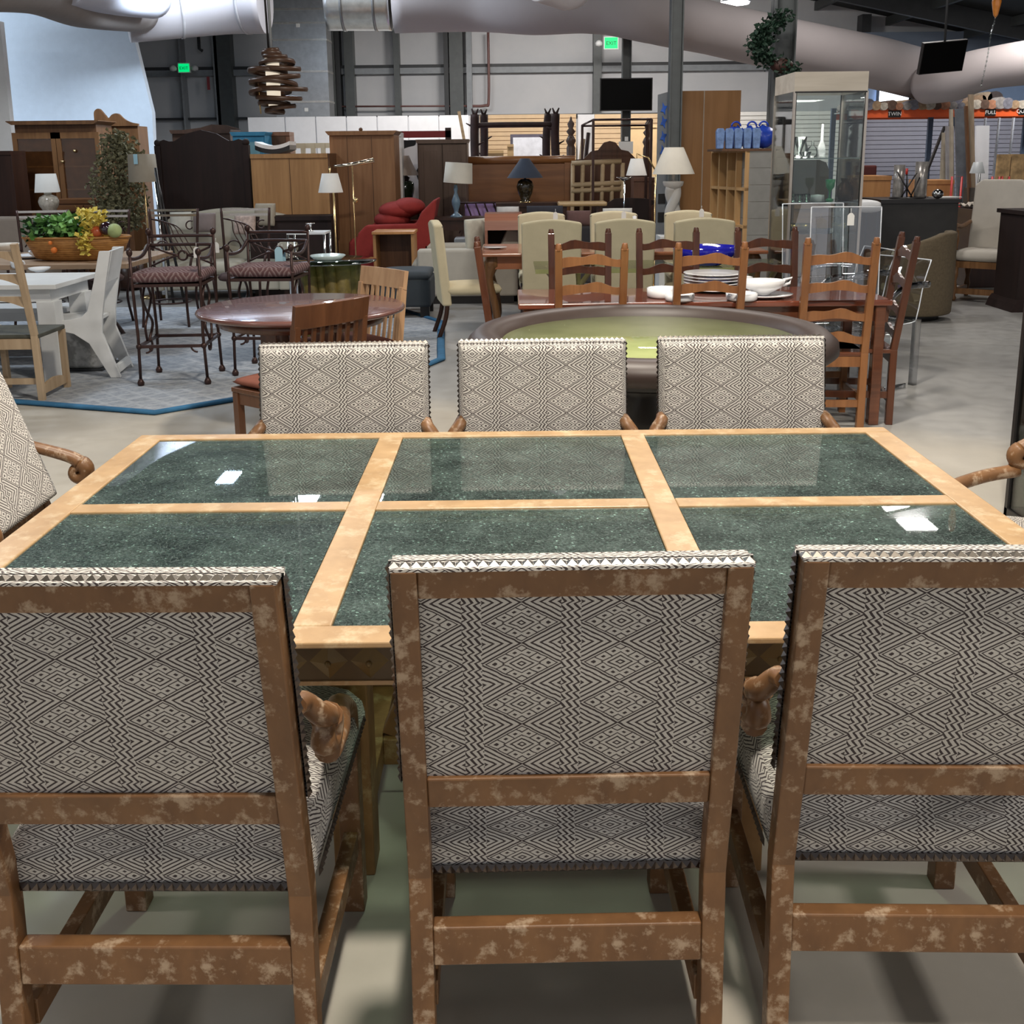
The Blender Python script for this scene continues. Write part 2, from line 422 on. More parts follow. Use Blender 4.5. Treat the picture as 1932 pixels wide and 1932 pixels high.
struct('wall_side', MB().prism([(X(858, 240, 22.4), 22.4), (X(905, 240, 22.7), 22.7), (X(905, 240, 22.7), 22.8), (X(858, 240, 22.4), 22.5)], 'z', 0, Z(880, 218, 22.5)), MC['white_panel'])
# blue-lit wall strip and bright windows at right
mb = MB().bb(X(1640, 170, 23.3), X(1990, 170, 23.3), 23.3, 23.4, 2.0, Z(1800, 148, 23.3))
struct('wall_strip', mb, plain('blue_wall', (.40, .55, .82), .6, .03))
mb = MB().bb(X(1470, 70, 23.6), X(1990, 70, 23.6), 23.6, 23.7, Z(1720, 98, 23.6), Z(1720, 60, 23.6))
struct('wall_strip', mb, plain('blue_wall_high', (.22, .27, .35), .6, .03))
DAY, _nt, _b = newmat('daylight'); setp(_b, 1, emis=(.85, .93, 1), es=3.2)
for k, (u0, u1, v0, v1) in enumerate(((1656, 1712, 170, 199), (1716, 1732, 190, 199), (1745, 1755, 195, 200), (1762, 1772, 196, 201))):
    Yw = 23.25
    fr = MB(); xa, xb, za, zb = X(u0, v1, Yw), X(u1, v1, Yw), Z(u0, v1, Yw), Z(u0, v0, Yw)
    for q in ((xa-.05, xa, za-.05, zb+.05), (xb, xb+.05, za-.05, zb+.05), (xa, xb, zb, zb+.05), (xa, xb, za-.05, za)): fr.bb(q[0], q[1], Yw-.06, Yw, q[2], q[3])
    f = struct('window_%d' % (k+1), fr, plain('window_frame', (.12, .16, .24), .5))
    MB().bb(xa, xb, Yw-.04, Yw-.02, za, zb).out('pane', DAY, f)

# free-standing steel columns
def column(u, vb, Y, w, d, name):
    x = X(u, vb, Y)
    mb = MB(); t = .014
    zt = roofz(x)-.05
    mb.bb(x-w/2, x-w/2+t, Y-d/2, Y+d/2, 0, zt); mb.bb(x+w/2-t, x+w/2, Y-d/2, Y+d/2, 0, zt); mb.bb(x-w/2, x+w/2, Y-t/2, Y+t/2, 0, zt)
    mb.bb(x-w/2-.05, x+w/2+.05, Y-d/2-.05, Y+d/2+.05, 0, .02)
    o = struct(name, mb, STEEL); return x
xc1 = column(1181, 200, 15.5, .13, .16, 'column_1')
xc2 = column(1273, 200, 12.8, .15, .18, 'column_2')
xc3 = column(1476, 100, 12.0, .235, .25, 'column_3')

# ---------------------------------------------------------------- ducts
FAB = plain('duct_fabric', (.42, .38, .385), .75, .03, s=2)
def duct(label, pts, rad, mat=FAB, ribs=None, grp='fabric air ducts under the roof', n=28):
    P = curve(pts, 8); m = len(pts)-1
    R = [rad[min(int(i/8), m)]*(1-(i/8) % 1) + rad[min(int(i/8)+1, m)]*((i/8) % 1) for i in range(len(P))]
    t = thing('air_duct', label, 'duct', tuple(pts[0]), 0, grp)
    MB().tube([p-Vector(pts[0]) for p in P], R, n).out('duct_sleeve', mat, t)
    k = 4
    while ribs and k < len(P)-2:
        d = (P[k+1]-P[k]).normalized()*.02; c = P[k]-Vector(pts[0])
        MB().tube([c-d, c+d], R[k]+.012, n).out('hoop', ribs, t); k += 8
    return t
def pt(u, v, Y): x, z = at(u, v, Y); return Vector((x, Y, z))
# centre run across the picture
duct('wide fabric duct running straight across above the back wall', [pt(235, 12, 15.5), pt(420, 2, 16), pt(500, 2, 16)], [.50, .47, .46], ribs=plain('duct_seam', (.40, .37, .37), .8))
duct('shiny galvanized spiral duct section between two fabric runs', [pt(618, 2, 16), pt(680, 2, 16), pt(738, 2, 16)], [.42, .42, .42], plain('galvanized', (.62, .62, .6), .28, .15, metal=.9), ribs=plain('galv_rib', (.3, .3, .3), .4, metal=.9), grp='galvanized ducts')
duct('wide pinkish fabric duct bulging across the centre of the roof', [pt(742, 0, 16), pt(900, -4, 16), pt(1010, 0, 15.5), pt(1130, 0, 15.2), pt(1240, 30, 15.0), pt(1340, 53, 15.3), pt(1500, 88, 16), pt(1650, 118, 17), pt(1745, 142, 17.6)], [.47, .48, .48, .46, .38, .36, .38, .40, .40])
duct('fabric duct rising to the picture edge past the hung television', [pt(1748, 160, 16.9), pt(1800, 148, 16.3), pt(1870, 128, 15.8), pt(2020, 108, 15)], [.30, .34, .30, .33])
duct('short fabric duct end above the centre, its brightness in the colour', [pt(1030, -52, 11), pt(1078, -22, 11.2), pt(1085, -6, 11.4)], [.30, .24, .06], plain('duct_white', (.75, .73, .78), .6, .03), grp='bright duct ends')  # nothing glows inside; the lit look is put into a paler cloth
duct('brownish fabric duct curving down over the blue-white wall', [pt(-60, -35, 10), pt(60, -22, 11.5), pt(150, 6, 13), pt(262, 22, 15.2)], [.26, .26, .28, .28], plain('duct_taupe', (.27, .235, .22), .8, .05))
duct('pale fabric duct tucked beside the brown duct at upper left', [pt(120, -40, 12), pt(210, -15, 13.2), pt(285, -6, 14.5)], [.28, .26, .28], plain('duct_lilac', (.58, .58, .66), .7, .03))
# square galvanized drop
Yd = 21.8; t = thing('duct_riser', 'tall square galvanized duct dropping behind the hanging chandelier', 'duct', (X(567, 215, Yd), Yd, 0))
x0, x1 = X(515, 100, Yd)-X(567, 215, Yd), X(617, 100, Yd)-X(567, 215, Yd)
GALV = plain('galv_sheet', (.52, .53, .54), .34, .12, metal=.85)
MB().bb(x0, x1, 0, .6, 0, 5.2).out('duct_body', GALV, t)
for v in (17, 43, 75, 135, 192): z = Z(567, v, Yd); MB().bb(x0-.01, x1+.01, -.015, .61, z-.02, z+.02).out('joint_flange', plain('galv_bright', (.75, .72, .66), .25, .1, metal=.8), t)
for u, v in ((562, 48), (578, 207)): MB().bb(X(u, v, Yd)-X(567, 215, Yd)-.035, X(u, v, Yd)-X(567, 215, Yd)+.035, -.02, 0, Z(u, v, Yd)-.035, Z(u, v, Yd)+.035).out('paper_tag', plain('paper', (.85, .85, .83), .7, 0), t)

# ================================================================ LIGHTS
def lamp(x, y, z, sx, sy, W, col=(1, .96, .9), aim=None, label='area light, high bay and added fill alike', spread=None):  # aimed and rear ones are unseen fills added for brightness
    L = bpy.data.lights.new('lamp', 'AREA'); L.shape = 'RECTANGLE'; L.size = sx; L.size_y = sy; L.energy = W; L.color = col
    if spread: L.spread = math.radians(spread)
    o = bpy.data.objects.new('area_light', L); COL.objects.link(o); o.location = (x, y, z)
    if aim: o.rotation_euler = (Vector(aim)-Vector((x, y, z))).to_track_quat('-Z', 'Y').to_euler()
    return o
WARM, COOL, NEU = (1, .92, .80), (.80, .90, 1), (1, .95, .90)
def spot(x, y, z, W, half, aim, col, blend=.12, r=.16):
    L = bpy.data.lights.new('spot_lamp', 'SPOT'); L.energy = W; L.color = col; L.spot_size = math.radians(half*2); L.spot_blend = blend; L.shadow_soft_size = r
    o = bpy.data.objects.new('spot_light', L); COL.objects.link(o); o.location = (x, y, z); o.rotation_euler = (Vector(aim)-Vector((x, y, z))).to_track_quat('-Z', 'Y').to_euler()
spot(.4, .5, 5.2, 1050, 36, (.45, 2.3, 0), WARM)
lamp(.2, 4.1, 4.9, .5, .35, 240, WARM)
lamp(5.6, 1.6, 4.6, .9, .5, 200, NEU)
lamp(-5.4, 1.8, 4.6, .9, .5, 80, NEU)  # side fill added to reach the floor under the table
def mirror(u, v, z, sx, sy, W, c): x, y = fl(u, v, 1.508-z); lamp(x, y, z, sx, sy, W, c)
mirror(1715, 977, 4.9, .42, .95, 150, NEU)
mirror(578, 942, 4.9, .34, .8, 120, COOL)
mirror(432, 901, 4.6, .26, .55, 40, (.6, .78, 1))
mirror(715, 938, 4.9, .12, .6, 25, COOL)
lamp(-5.5, 9.0, 4.9, 1.2, .6, 150, COOL)
lamp(1.5, 9.5, 5.0, 1.2, .6, 110, NEU)
lamp(6.5, 8.0, 4.5, 1.2, .6, 40, NEU)
lamp(-1.6, 18.6, 4.4, 1.5, .5, 150, NEU)
lamp(3.0, 19.0, 4.4, 1.5, .5, 150, NEU)
lamp(1.2, 18.5, 4.7, 1.5, .5, 120, NEU, aim=(1.4, 24, 2.9))
lamp(9.0, 18.6, 3.9, 1.5, .5, 70, COOL)
lamp(7.5, 14.0, 4.0, 1.0, .5, 30, NEU, aim=(8.5, 17.5, 1.8), spread=75)
lamp(-8.5, 13.0, 4.2, 1.2, .6, 60, COOL)
lamp(-3.6, 13.0, 3.9, .9, .5, 60, (.72, .86, 1), aim=(-8.0, 17, 2.3), spread=90)  # unseen cool fill aimed at the blue-white partition
lamp(-10.6, 16.3, 3.2, .6, .5, 130, (.72, .86, 1), aim=(-6.2, 17, 2.9))  # added out of view behind the return to brighten the partition
lamp(-4.5, -1.5, 4.8, 1, .6, 18, NEU)  # this and the next are unseen fills behind the camera
lamp(5.0, -1.5, 4.8, 1, .6, 18, NEU)
w = bpy.data.worlds.new('world'); SC.world = w; w.use_nodes = True
w.node_tree.nodes['Background'].inputs[0].default_value = (.88, .92, 1, 1); w.node_tree.nodes['Background'].inputs[1].default_value = .55
vs = SC.view_settings; vs.view_transform = 'Standard'; vs.look = 'None'; vs.gamma = 1; vs.use_curve_mapping = False; vs.exposure = 0
# the one lit high bay lamp in view
t = thing('high_bay_lamp', 'lit round high bay lamp at the top right of centre', 'lamp', (X(1387, 4, 18), 18, Z(1387, 4, 18)))
EM, _n, _b = newmat('lamp_glow'); setp(_b, 1, emis=(1, .98, 1), es=9)
MB().lathe([(.02, .22), (.1, .2), (.24, .03), (.25, 0)], n=24).out('lamp_housing', LSTEEL, t)
MB().lathe([(.23, -.03), (.24, .005)], n=24).out('lamp_lens', EM, t)
MB().tube([(0, 0, .2), (0, 0, .9)], .01).out('hanger_rod', DSTEEL, t)
# ================================================================ DINING SET
t = thing('dining_table', 'long distressed wood dining table with six crackled green glass panels', 'table', (0, 2.335, 0))
W, D, T = 1.135, .695, .76
f = .062
mb = MB()
for y in (-D, D-2*f/1.35): pass
def fr(x0, x1, y0, y1): mb.bb(x0, x1, y0, y1, T-.012, T)
fr(-W, W, -D, -D+.068); fr(-W, W, D-.055, D); fr(-W, -W+.075, -D+.068, D-.055); fr(W-.075, W, -D+.068, D-.055)
fr(-.40, -.33, -D+.068, D-.055); fr(.325, .395, -D+.068, D-.055)
for a, b in ((-W+.075, -.40), (-.33, .325), (.395, W-.075)): fr(a, b, -.005, .055)
mb.out('table_frame', TBWOOD, t, bevel=.003)
for a, b in ((-W+.075, -.40), (-.33, .325), (.395, W-.075)):
    for c, d in ((-D+.068, -.005), (.055, D-.055)):
        g = MB().bb(a+.002, b-.002, c+.002, d-.002, T-.011, T-.004).out('glass_panel', CRACKLE, t, label='crackled green glass panel')
APR = plain('bronzed_apron', (.075, .045, .018), .4, .3)
mb = MB(); y = -D+.03
mb.bb(-W+.03, W-.03, -D+.03, -D+.055, T-.088, T-.012); mb.bb(-W+.03, W-.03, D-.055, D-.03, T-.088, T-.012)
mb.bb(-W+.03, -W+.055, -D+.055, D-.055, T-.088, T-.012); mb.bb(W-.055, W-.03, -D+.055, D-.055, T-.088, T-.012)
mb.out('apron', APR, t)
for s in (1, -1):
    mb = MB(); k = -W+.08; z = T-.050
    while k < W-.07:   # raised diamonds with a stud, all along the apron
        yy = -D+.03 if s > 0 else D-.03; c = mb._v((k, yy-s*.012, z))
        p = [mb._v((k-.034, yy, z)), mb._v((k, yy, z-.034)), mb._v((k+.034, yy, z)), mb._v((k, yy, z+.034))]
        for i in range(4): mb._f([p[i], p[(i+1) % 4], c])
        mb.ball((k, yy-s*.012, z), .006, 8, 5)
        k += .0725
    mb.out('apron_diamond_trim', plain('bronzed_trim', (.13, .085, .03), .35, .2, metal=.3), t)
MB().bb(-W+.02, W-.02, -D+.027, -D+.06, T-.096, T-.088).out('apron_moulding', TBWOOD, t)
LEGW = distress('table_leg_wood', (.20, .095, .03), (.36, .20, .075), (.5, .36, .17), .55, .66, 7.)
for sx in (-1, 1):
    for sy in (-1, 1):
        cx = .07+sx*.435; MB().bb(cx-.045, cx+.045, sy*.27-.045, sy*.27+.045, .0, T-.088).out('leg', LEGW, t, bevel=.004)
    cx = .07+sx*.435
    MB().bb(cx-.035, cx+.035, -.225, .225, .10, .17).out('stretcher', LEGW, t, bevel=.003)
    MB().bb(cx-.035, cx+.035, -.5, .5, T-.14, T-.088).out('cross_rail', LEGW, t, bevel=.003)
MB().bb(-.33, .47, -.04, .04, .10, .17).out('stretcher', LEGW, t, bevel=.003)
mb = MB().beam((-.31, 0, .17), (-.12, 0, T-.13), .05, .05); mb.out('brace', LEGW, t, bevel=.003)
mb = MB().beam((.45, 0, .17), (.26, 0, T-.13), .05, .05); mb.out('brace', LEGW, t, bevel=.003)
MB().bb(-.2, .34, -.06, .06, T-.14, T-.09).out('centre_rail', LEGW, t)

# ---- armchair: local frame, sitter looks +y, back at y=0
def studs(path, nrm, M, par, step=.0158, r=.0078, ht=.0062):
    for (p, q), nn in zip(path, nrm):
        mb = MB()
        p, q, nn = Vector(p), Vector(q), Vector(nn).normalized(); L = (q-p).length; n = max(1, int(L/step))
        d = (q-p).normalized(); e = d.cross(nn)
        for i in range(n):
            c = p + d*(i+.5)*L/n; V = [mb._v(c+d*r*a+e*r*b) for a, b in ((-1, -1), (1, -1), (1, 1), (-1, 1))]; a = mb._v(c+nn*ht)
            for k in range(4): mb._f([V[k], V[(k+1) % 4], a])
        mb.out('nailhead_trim', M, par)
RAKE = .17
def post_y(z):  # rake of the back posts
    return 0.02 - max(0, z-.42)*RAKE - max(0, .42-z)*.05
def armchair(label, arms=True, group='patterned armchairs round the glass table'):
    t = thing('upholstered_armchair', label, 'chair', (0, 0, 0), 0, group)
    W = .2625; pw = .038
    for s in (-1, 1):
        mb = MB(); x0 = s*W; x1 = s*(W-pw)
        Zs = [0, .15, .42, .6, .8, 1.0]
        L = [[mb._v((x, post_y(z)-dy, z)) for x, dy in ((x0, .02), (x1, .02), (x1, -.018), (x0, -.018))] for z in Zs]
        for i in range(len(Zs)-1):
            for k in range(4): mb._f([L[i][k], L[i][(k+1) % 4], L[i+1][(k+1) % 4], L[i+1][k]])
        mb._f(L[0][::-1]); mb._f(L[-1]); mb.out('back_post', CHWOOD, t, bevel=.003)
        mb = MB().bb(s*(W-.005), s*(W-.05), .47, .515, 0, .44); mb.out('leg', CHWOOD, t, bevel=.003)
        MB().beam((s*(W-.026), .03, .17), (s*(W-.026), .49, .17), .03, .05).out('side_stretcher', CHWOOD, t, bevel=.002)
    def rail(z0, z1, name, dy=0):
        mb = MB(); a, b = post_y(z0), post_y(z1); x = W-pw
        V = [mb._v(p) for p in ((-x, a-.016+dy, z0), (x, a-.016+dy, z0), (x, b-.016+dy, z1), (-x, b-.016+dy, z1), (-x, a+.014+dy, z0), (x, a+.014+dy, z0), (x, b+.014+dy, z1), (-x, b+.014+dy, z1))]
        for q in ((0, 1, 2, 3), (4, 7, 6, 5), (0, 4, 5, 1), (3, 2, 6, 7), (0, 3, 7, 4), (1, 5, 6, 2)): mb._f([V[i] for i in q])
        return mb.out(name, CHWOOD, t, bevel=.003)
    rail(.952, 1.0, 'top_rail'); rail(.565, .622, 'lower_rail'); rail(.255, .325, 'back_stretcher')
    # rear cloth panel set inside the frame, front cushion standing proud of it
    mb = MB(); x = W-pw
    mb.grid(12, 12, lambda a, b: (-x+2*x*a, post_y(.62+.333*b)-.006-.010*math.sin(PI*a)*math.sin(PI*b), .62+.333*b))
    mb.out('back_cloth', WEAVE, t, fix=False)
    mb = MB(); xw = W+.005
    def pad(a, b):
        z = .60+.405*b; x = -xw+2*xw*a; e = max(0, (1-abs(2*a-1)**30)*(1-abs(2*b-1)**22))**.4
        return (x, post_y(z)+.018+.042*e, z)
    mb.grid(34, 28, pad)
    ov = [v for v in mb.bm.verts]
    # skirt back to the frame
    edges = [e for e in mb.bm.edges if len(e.link_faces) == 1]
    r = bmesh.ops.extrude_edge_only(mb.bm, edges=edges)
    for v in [g for g in r['geom'] if isinstance(g, bmesh.types.BMVert)]: v.co.y -= .006
    mb.bb(-W-.001, W+.001, post_y(1.0)-.019, post_y(1.0)+.036, .9985, 1.0035)
    p = mb.out('backrest', WEAVE, t)
    tz = 1.012; ty = post_y(1.0)+.022
    DS = plain('shaded_stud', (.12, .10, .09), .3, .1, metal=.9)  # darker copy of the studs, their dim reflections put into the colour
    studs([((-W-.005, post_y(.60)+.014, .60), (-W-.005, post_y(1.0)+.014, 1.0)), ((W+.005, post_y(.60)+.014, .60), (W+.005, post_y(1.0)+.014, 1.0))], [(-1, 0, 0), (1, 0, 0)], DS, p)
    studs([((-W-.003, ty-.026, 1.0035), (W+.003, ty-.026, 1.0035))],
               [(0, 0, 1)], STUD, p)
    # top edge cloth under the studs
    # seat
    mb = MB()
    def seat(a, b):
        s = 2*a-1; x = (W-.012+.012*b)*s
        # b: 0 rear bottom -> up rear face -> over the crown -> down front
        q = [(0, -.002, .425), (.16, -.004, .47), (.3, .03, .515), (.5, .22, .535), (.7, .38, .525), (.84, .50, .505), (1, .525, .425)]
        for i in range(len(q)-1):
            if b <= q[i+1][0]:
                f = (b-q[i][0])/(q[i+1][0]-q[i][0]); y = q[i][1]*(1-f)+q[i+1][1]*f; z = q[i][2]*(1-f)+q[i+1][2]*f; break
        e = (1-abs(s)**5)**.5
        return (x, y+.03, .425+(z-.425)*(.55+.45*e) if z > .426 else z)
    mb.grid(20, 24, seat)
    e = [e for e in mb.bm.edges if len(e.link_faces) == 1]
    r = bmesh.ops.extrude_edge_only(mb.bm, edges=e)
    for v in [g for g in r['geom'] if isinstance(g, bmesh.types.BMVert)]: v.co.z = .41
    mb.bb(-W+.02, W-.02, .04, .53, .405, .43)
    sc = mb.out('seat', WEAVE, t)
    studs([((-W+.04, .024, .418), (W-.04, .024, .418)), ((W+.0, .06, .418), (W+.0, .54, .418)), ((-W, .06, .418), (-W, .54, .418)), ((-W, .557, .418), (W, .557, .418))],
          [(0, -1, 0), (1, 0, 0), (-1, 0, 0), (0, 1, 0)], plain('shaded_stud', (.12, .10, .09), .3, .1, metal=.9), sc, .0148)
    if arms:
        for s in (-1, 1):
            xa = s*(W-.005); xo = s*(W+.022)
            A = curve([(xa, post_y(.76)+.03, .762), (xa+s*.006, post_y(.76)+.06, .752), (xo, .04, .72), (xo, .075, .70)], 5)
            mb = MB().tube(A, [.017+.006*i/len(A) for i in range(len(A))], 10, flat=(.9, 1.1))
            mb.tube(spiral((xo, .066, .672), .027, .009, 75, -300, 22), [.024-.010*i/22 for i in range(23)], 10, flat=(1, 1.2))
            ar = mb.out('armrest', CHWOOD, t)
            B = curve([(xo, .075, .632), (xo-s*.004, .19, .612), (xa-s*.004, .32, .575), (xa-s*.012, .44, .50), (xa-s*.018, .485, .43)], 5)
            MB().tube(B, [.02, .021]+[.02]*(len(B)-2), 10, flat=(1, 1.1)).out('arm_support', CHWOOD, ar)
    return t
def place(label, x, y, rz, src):
    return dup(src, (x, y, 0), rz, label)
CA = armchair('patterned armchair at the near side left of the middle chair, seen from behind')
CB = armchair('armless patterned chair seen from behind, middle of the near row', arms=False)
CA.location = (-.594, 1.44, 0); CA.rotation_euler = (0, 0, math.radians(-1))
CB.location = (.083, 1.478, 0); CB.rotation_euler = (0, 0, math.radians(.8))
place('patterned armchair at the near right, seen from behind, cropped by the frame', .688, 1.492, math.radians(-1.5), CA)
place('patterned armchair across the table in front of the round mahogany table', -.532, 3.145, PI+math.radians(1), CA)
place('patterned armchair across the table between two others, by the felt game table', .097, 3.165, PI, CA)
place('patterned armchair across the table in front of the brown ladderback chair legs', .738, 3.185, PI, CA)
RAKE = .34
CH = armchair('patterned armchair at the left head of the glass table, cropped by the frame'); CH.location = (-1.365, 2.66, 0); CH.rotation_euler = (0, 0, -PI/2)
place('patterned armchair at the right head of the glass table, only its curled arm showing', 1.61, 2.70, PI/2, CH)
RAKE = .17

# glass showcase whose edge passes the right head of the table
DKF = plain('black_metal', (.02, .018, .018), .35, .1)
t = thing('glass_showcase', 'tall dark edged glass display case at the right frame edge', 'display case', (2.16, 3.75, 0))
GL = glass('clear_pane', (.97, 1, .985), refl=.02, tint=.975)
for x, y in ((0, 0), (.8, 0), (0, .5), (.8, .5)): MB().bb(x-.012, x+.012, y-.012, y+.012, 0, 1.95).out('corner_post', DKF, t)
for x0, x1, y0, y1 in ((0, .8, -.003, .003), (0, .8, .497, .503), (-.003, .003, 0, .5), (.797, .803, 0, .5)): MB().bb(x0, x1, y0, y1, .06, 1.9).out('glass_pane', GL, t)
for z in (.45, .85, 1.25): MB().bb(.01, .79, .01, .49, z, z+.008).out('shelf', GL, t)
MB().bb(-.012, .812, -.012, .512, 0, .06).out('base', DKF, t); MB().bb(-.012, .812, -.012, .512, 1.9, 1.95).out('top', DKF, t)
# ================================================================ MIDDLE GROUND
MAHOG = wood('mahogany', (.085, .028, .014), (.16, .055, .026), .22, 0, 6., coat=.6)
MAHTOP = wood('mahogany_top', (.10, .045, .04), (.16, .075, .062), .25, 0, 5., coat=.5)
CHBR = wood('cherry_brown', (.16, .062, .022), (.27, .115, .042), .35, 2, 6., coat=.2)
CHBRD = wood('dark_cherry', (.055, .017, .008), (.105, .034, .014), .3, 2, 6., coat=.3)
OAKM = wood('light_oak', (.40, .235, .13), (.56, .36, .21), .4, 2, 6.)
PINE = wood('amber_pine', (.31, .155, .058), (.44, .235, .095), .45, 2, 5.)
PINE2 = wood('orange_pine', (.44, .20, .07), (.58, .29, .11), .4, 2, 5.)
WALN = wood('walnut', (.075, .032, .014), (.15, .07, .03), .4, 2, 6.)
DKW = wood('espresso', (.025, .010, .007), (.05, .02, .012), .35, 2, 5.)
WHITE = plain('white_paint', (.74, .75, .75), .45, .04)
IRON = plain('wrought_iron', (.055, .028, .024), .38, .3, metal=.4)
CREAM = plain('cream_linen', (.64, .56, .385), .9, .05, spec=.2)
CREAMD = plain('flax_linen', (.50, .445, .31), .9, .06, spec=.2)
REDC = plain('terracotta_cloth', (.20, .075, .052), .85, .1, spec=.2)
PORC = plain('white_porcelain', (.82, .82, .83), .15, .02, coat=.5)
BRASS = plain('brass', (.72, .52, .26), .25, .1, metal=.95)
CHROME = plain('chrome', (.75, .75, .74), .12, .05, metal=1.)
CLEAR = glass('clear_acrylic', (.97, .98, 1), refl=.6, tint=.92)
TAGP = plain('tag_paper', (.85, .85, .82), .7, .0)
TAGB = plain('blue_tag_paper', (.42, .68, .80), .7, .0)

# ---- rug, octagonal grey with a blue border
def rugm():
    m, nt, b = newmat('grey_trellis_rug'); setp(b, .95, spec=.1)
    tc = nt.nodes.new('ShaderNodeTexCoord'); sp = nt.nodes.new('ShaderNodeSeparateXYZ'); nt.links.new(tc.outputs['Object'], sp.inputs[0])
    x, y = Ex(nt, sp.outputs[0]), Ex(nt, sp.outputs[1])
    l = ((((x+y)*5.).fr()-.5).abs() < .10).max((((x-y)*5.).fr()-.5).abs() < .10)
    n = noise(nt, s=16, detail=8, rough=.75); c = ramp(nt, n.outputs[0], [(.3, (.20, .22, .25)), (.7, (.42, .44, .47))])
    mx = nt.nodes.new('ShaderNodeMix'); mx.data_type = 'RGBA'; nt.links.new((l*.35).s, mx.inputs[0]); nt.links.new(c, mx.inputs[6]); mx.inputs[7].default_value = (.48, .49, .51, 1)
    nt.links.new(mx.outputs[2], b.inputs['Base Color']); return m
t = thing('area_rug', 'big grey octagonal rug with blue border under the bar stools', 'rug', (0, 0, 0))
P = [(-7.5, 6.98), (-3.45, 6.72), (-2.275, 6.333), (-.72, 7.62), (-.56, 8.0), (-.60, 8.55), (-.68, 9.87), (-1.3, 11.0), (-7.5, 11.3)]
MB().prism(P, 'z', 0.001, .013).out('rug_pile', rugm(), t)
mb = MB(); mb.tube([(x, y, .013) for x, y in P[:8]], .035, 8, flat=(1, 1)); mb.tf(Matrix.Diagonal((1, 1, .45, 1)))
for v in mb.bm.verts: v.co.z += .008
mb.out('border', plain('blue_binding', (.035, .14, .27), .9, .2), t)

# ---- round mahogany pedestal table
rx, ry = -1.205, 5.86
t = thing('round_table', 'round mahogany table with polished dark top behind the left far armchair', 'table', (rx, ry, 0))
MB().lathe([(.02, .71), (.55, .715), (.585, .725), (.592, .737), (.585, .748), (.57, .752), (.02, .752)], n=64).out('tabletop', MAHTOP, t)
MB().lathe([(.02, .66), (.47, .66), (.47, .712), (.02, .712)], n=48).out('apron', CHBRD, t)
for a in (45, 135, 225, 315):
    x, y = .22*math.cos(math.radians(a)), .22*math.sin(math.radians(a))
    MB().bb(x-.045, x+.045, y-.045, y+.045, .06, .66).out('leg', CHBRD, t, bevel=.004)
MB().bb(-.30, .30, -.30, .30, .0, .06).out('base', CHBRD, t, bevel=.006)

# ---- slat-back chair with cushion, local: faces +y
def slatchair(label, M, w=.45):
    t = thing('slat_back_chair', label, 'chair', (0, 0, 0), 0, 'slat back chairs round the mahogany table')
    for s in (-1, 1):
        mb = MB().beam((s*w/2, 0, 0), (s*w/2, 0, .44), .035, .045, (0, 1, 0)).beam((s*w/2, 0, .44), (s*(w/2-.005), -.05, .80), .035, .04, (0, 1, 0)); mb.out('back_post', M, t, bevel=.002)
        MB().bb(s*(w/2-.02), s*(w/2+.02), .40, .44, 0, .42).out('leg', M, t, bevel=.002)
        MB().bb(s*(w/2-.012), s*(w/2+.012), .02, .41, .36, .42).out('side_rail', M, t)
    mb = MB(); mb.grid(8, 1, lambda a, b: (-w/2-.015+(w+.03)*a, -.05-.02*b-.02*math.sin(PI*a), .785+.115*b), sm=False); mb.out('crest_rail', M, t, solid=.028, bevel=.002)
    for k in range(7):
        x = -w/2+w*(k+1)/8; MB().beam((x, -.004, .46), (x*.99, -.058, .79), .022, .012, (0, 1, 0)).out('slat', M, t)
    MB().bb(-w/2, w/2, -.012, .012, .42, .47).out('lower_rail', M, t)
    MB().bb(-w/2-.02, w/2+.02, 0, .45, .42, .445).out('seat', M, t, bevel=.005)
    MB().cushion(-w/2-.01, w/2+.01, .03, .45, .445, .50, puff=.012).out('cushion', REDC, t)
    return t
a = slatchair('dark slat back chair with terracotta cushion at the round table, back turned', wood('dark_reddish', (.075, .028, .012), (.135, .055, .024), .35, 2, 6., coat=.2))
ax, ay = fl(553, 577, .90); bx, by = fl(690, 560, .90)
a.location = ((ax+bx)/2-.05, (ay+by)/2+.06, 0); a.rotation_euler = (0, 0, math.atan2(by-ay, bx-ax)+math.radians(8))
b = slatchair('pale oak slat back chair on the far side of the round table', OAKM)
b.location = (-.85, 6.42, 0); b.rotation_euler = (0, 0, math.radians(180-48))

# ---- game table
t = thing('game_table', 'round felt game table with padded brown rail and black carved pedestal', 'table', (.655, 4.80, 0))
MB().lathe([(.70, .725), (.72, .765), (.765, .782), (.82, .775), (.86, .74), (.865, .70), (.83, .67), (.72, .665), (.70, .725)], n=72, closed=False).out('padded_rail', plain('brown_leather', (.05, .034, .029), .45, .1), t)
m, nt, bb_ = newmat('green_felt'); setp(bb_, .8, coat=.9, coatr=.03)
n = noise(nt, s=3, detail=3); nt.links.new(ramp(nt, n.outputs[0], [(.35, (.22, .26, .085)), (.65, (.33, .37, .15))]), bb_.inputs['Base Color'])
MB().lathe([(.0001, .722), (.71, .722), (.71, .728), (.0001, .728)], n=64).out('felt_top', m, t, label='green felt playing surface under glass')
BLK = plain('black_lacquer', (.012, .010, .010), .3, .1)
MB().lathe([(.05, .60), (.70, .62), (.76, .67), (.05, .67)], n=48).out('apron', BLK, t)
MB().lathe([(.30, .05), (.22, .10), (.10, .16), (.13, .26), (.19, .36), (.12, .46), (.16, .55), (.30, .61)], n=28).out('pedestal', BLK, t)
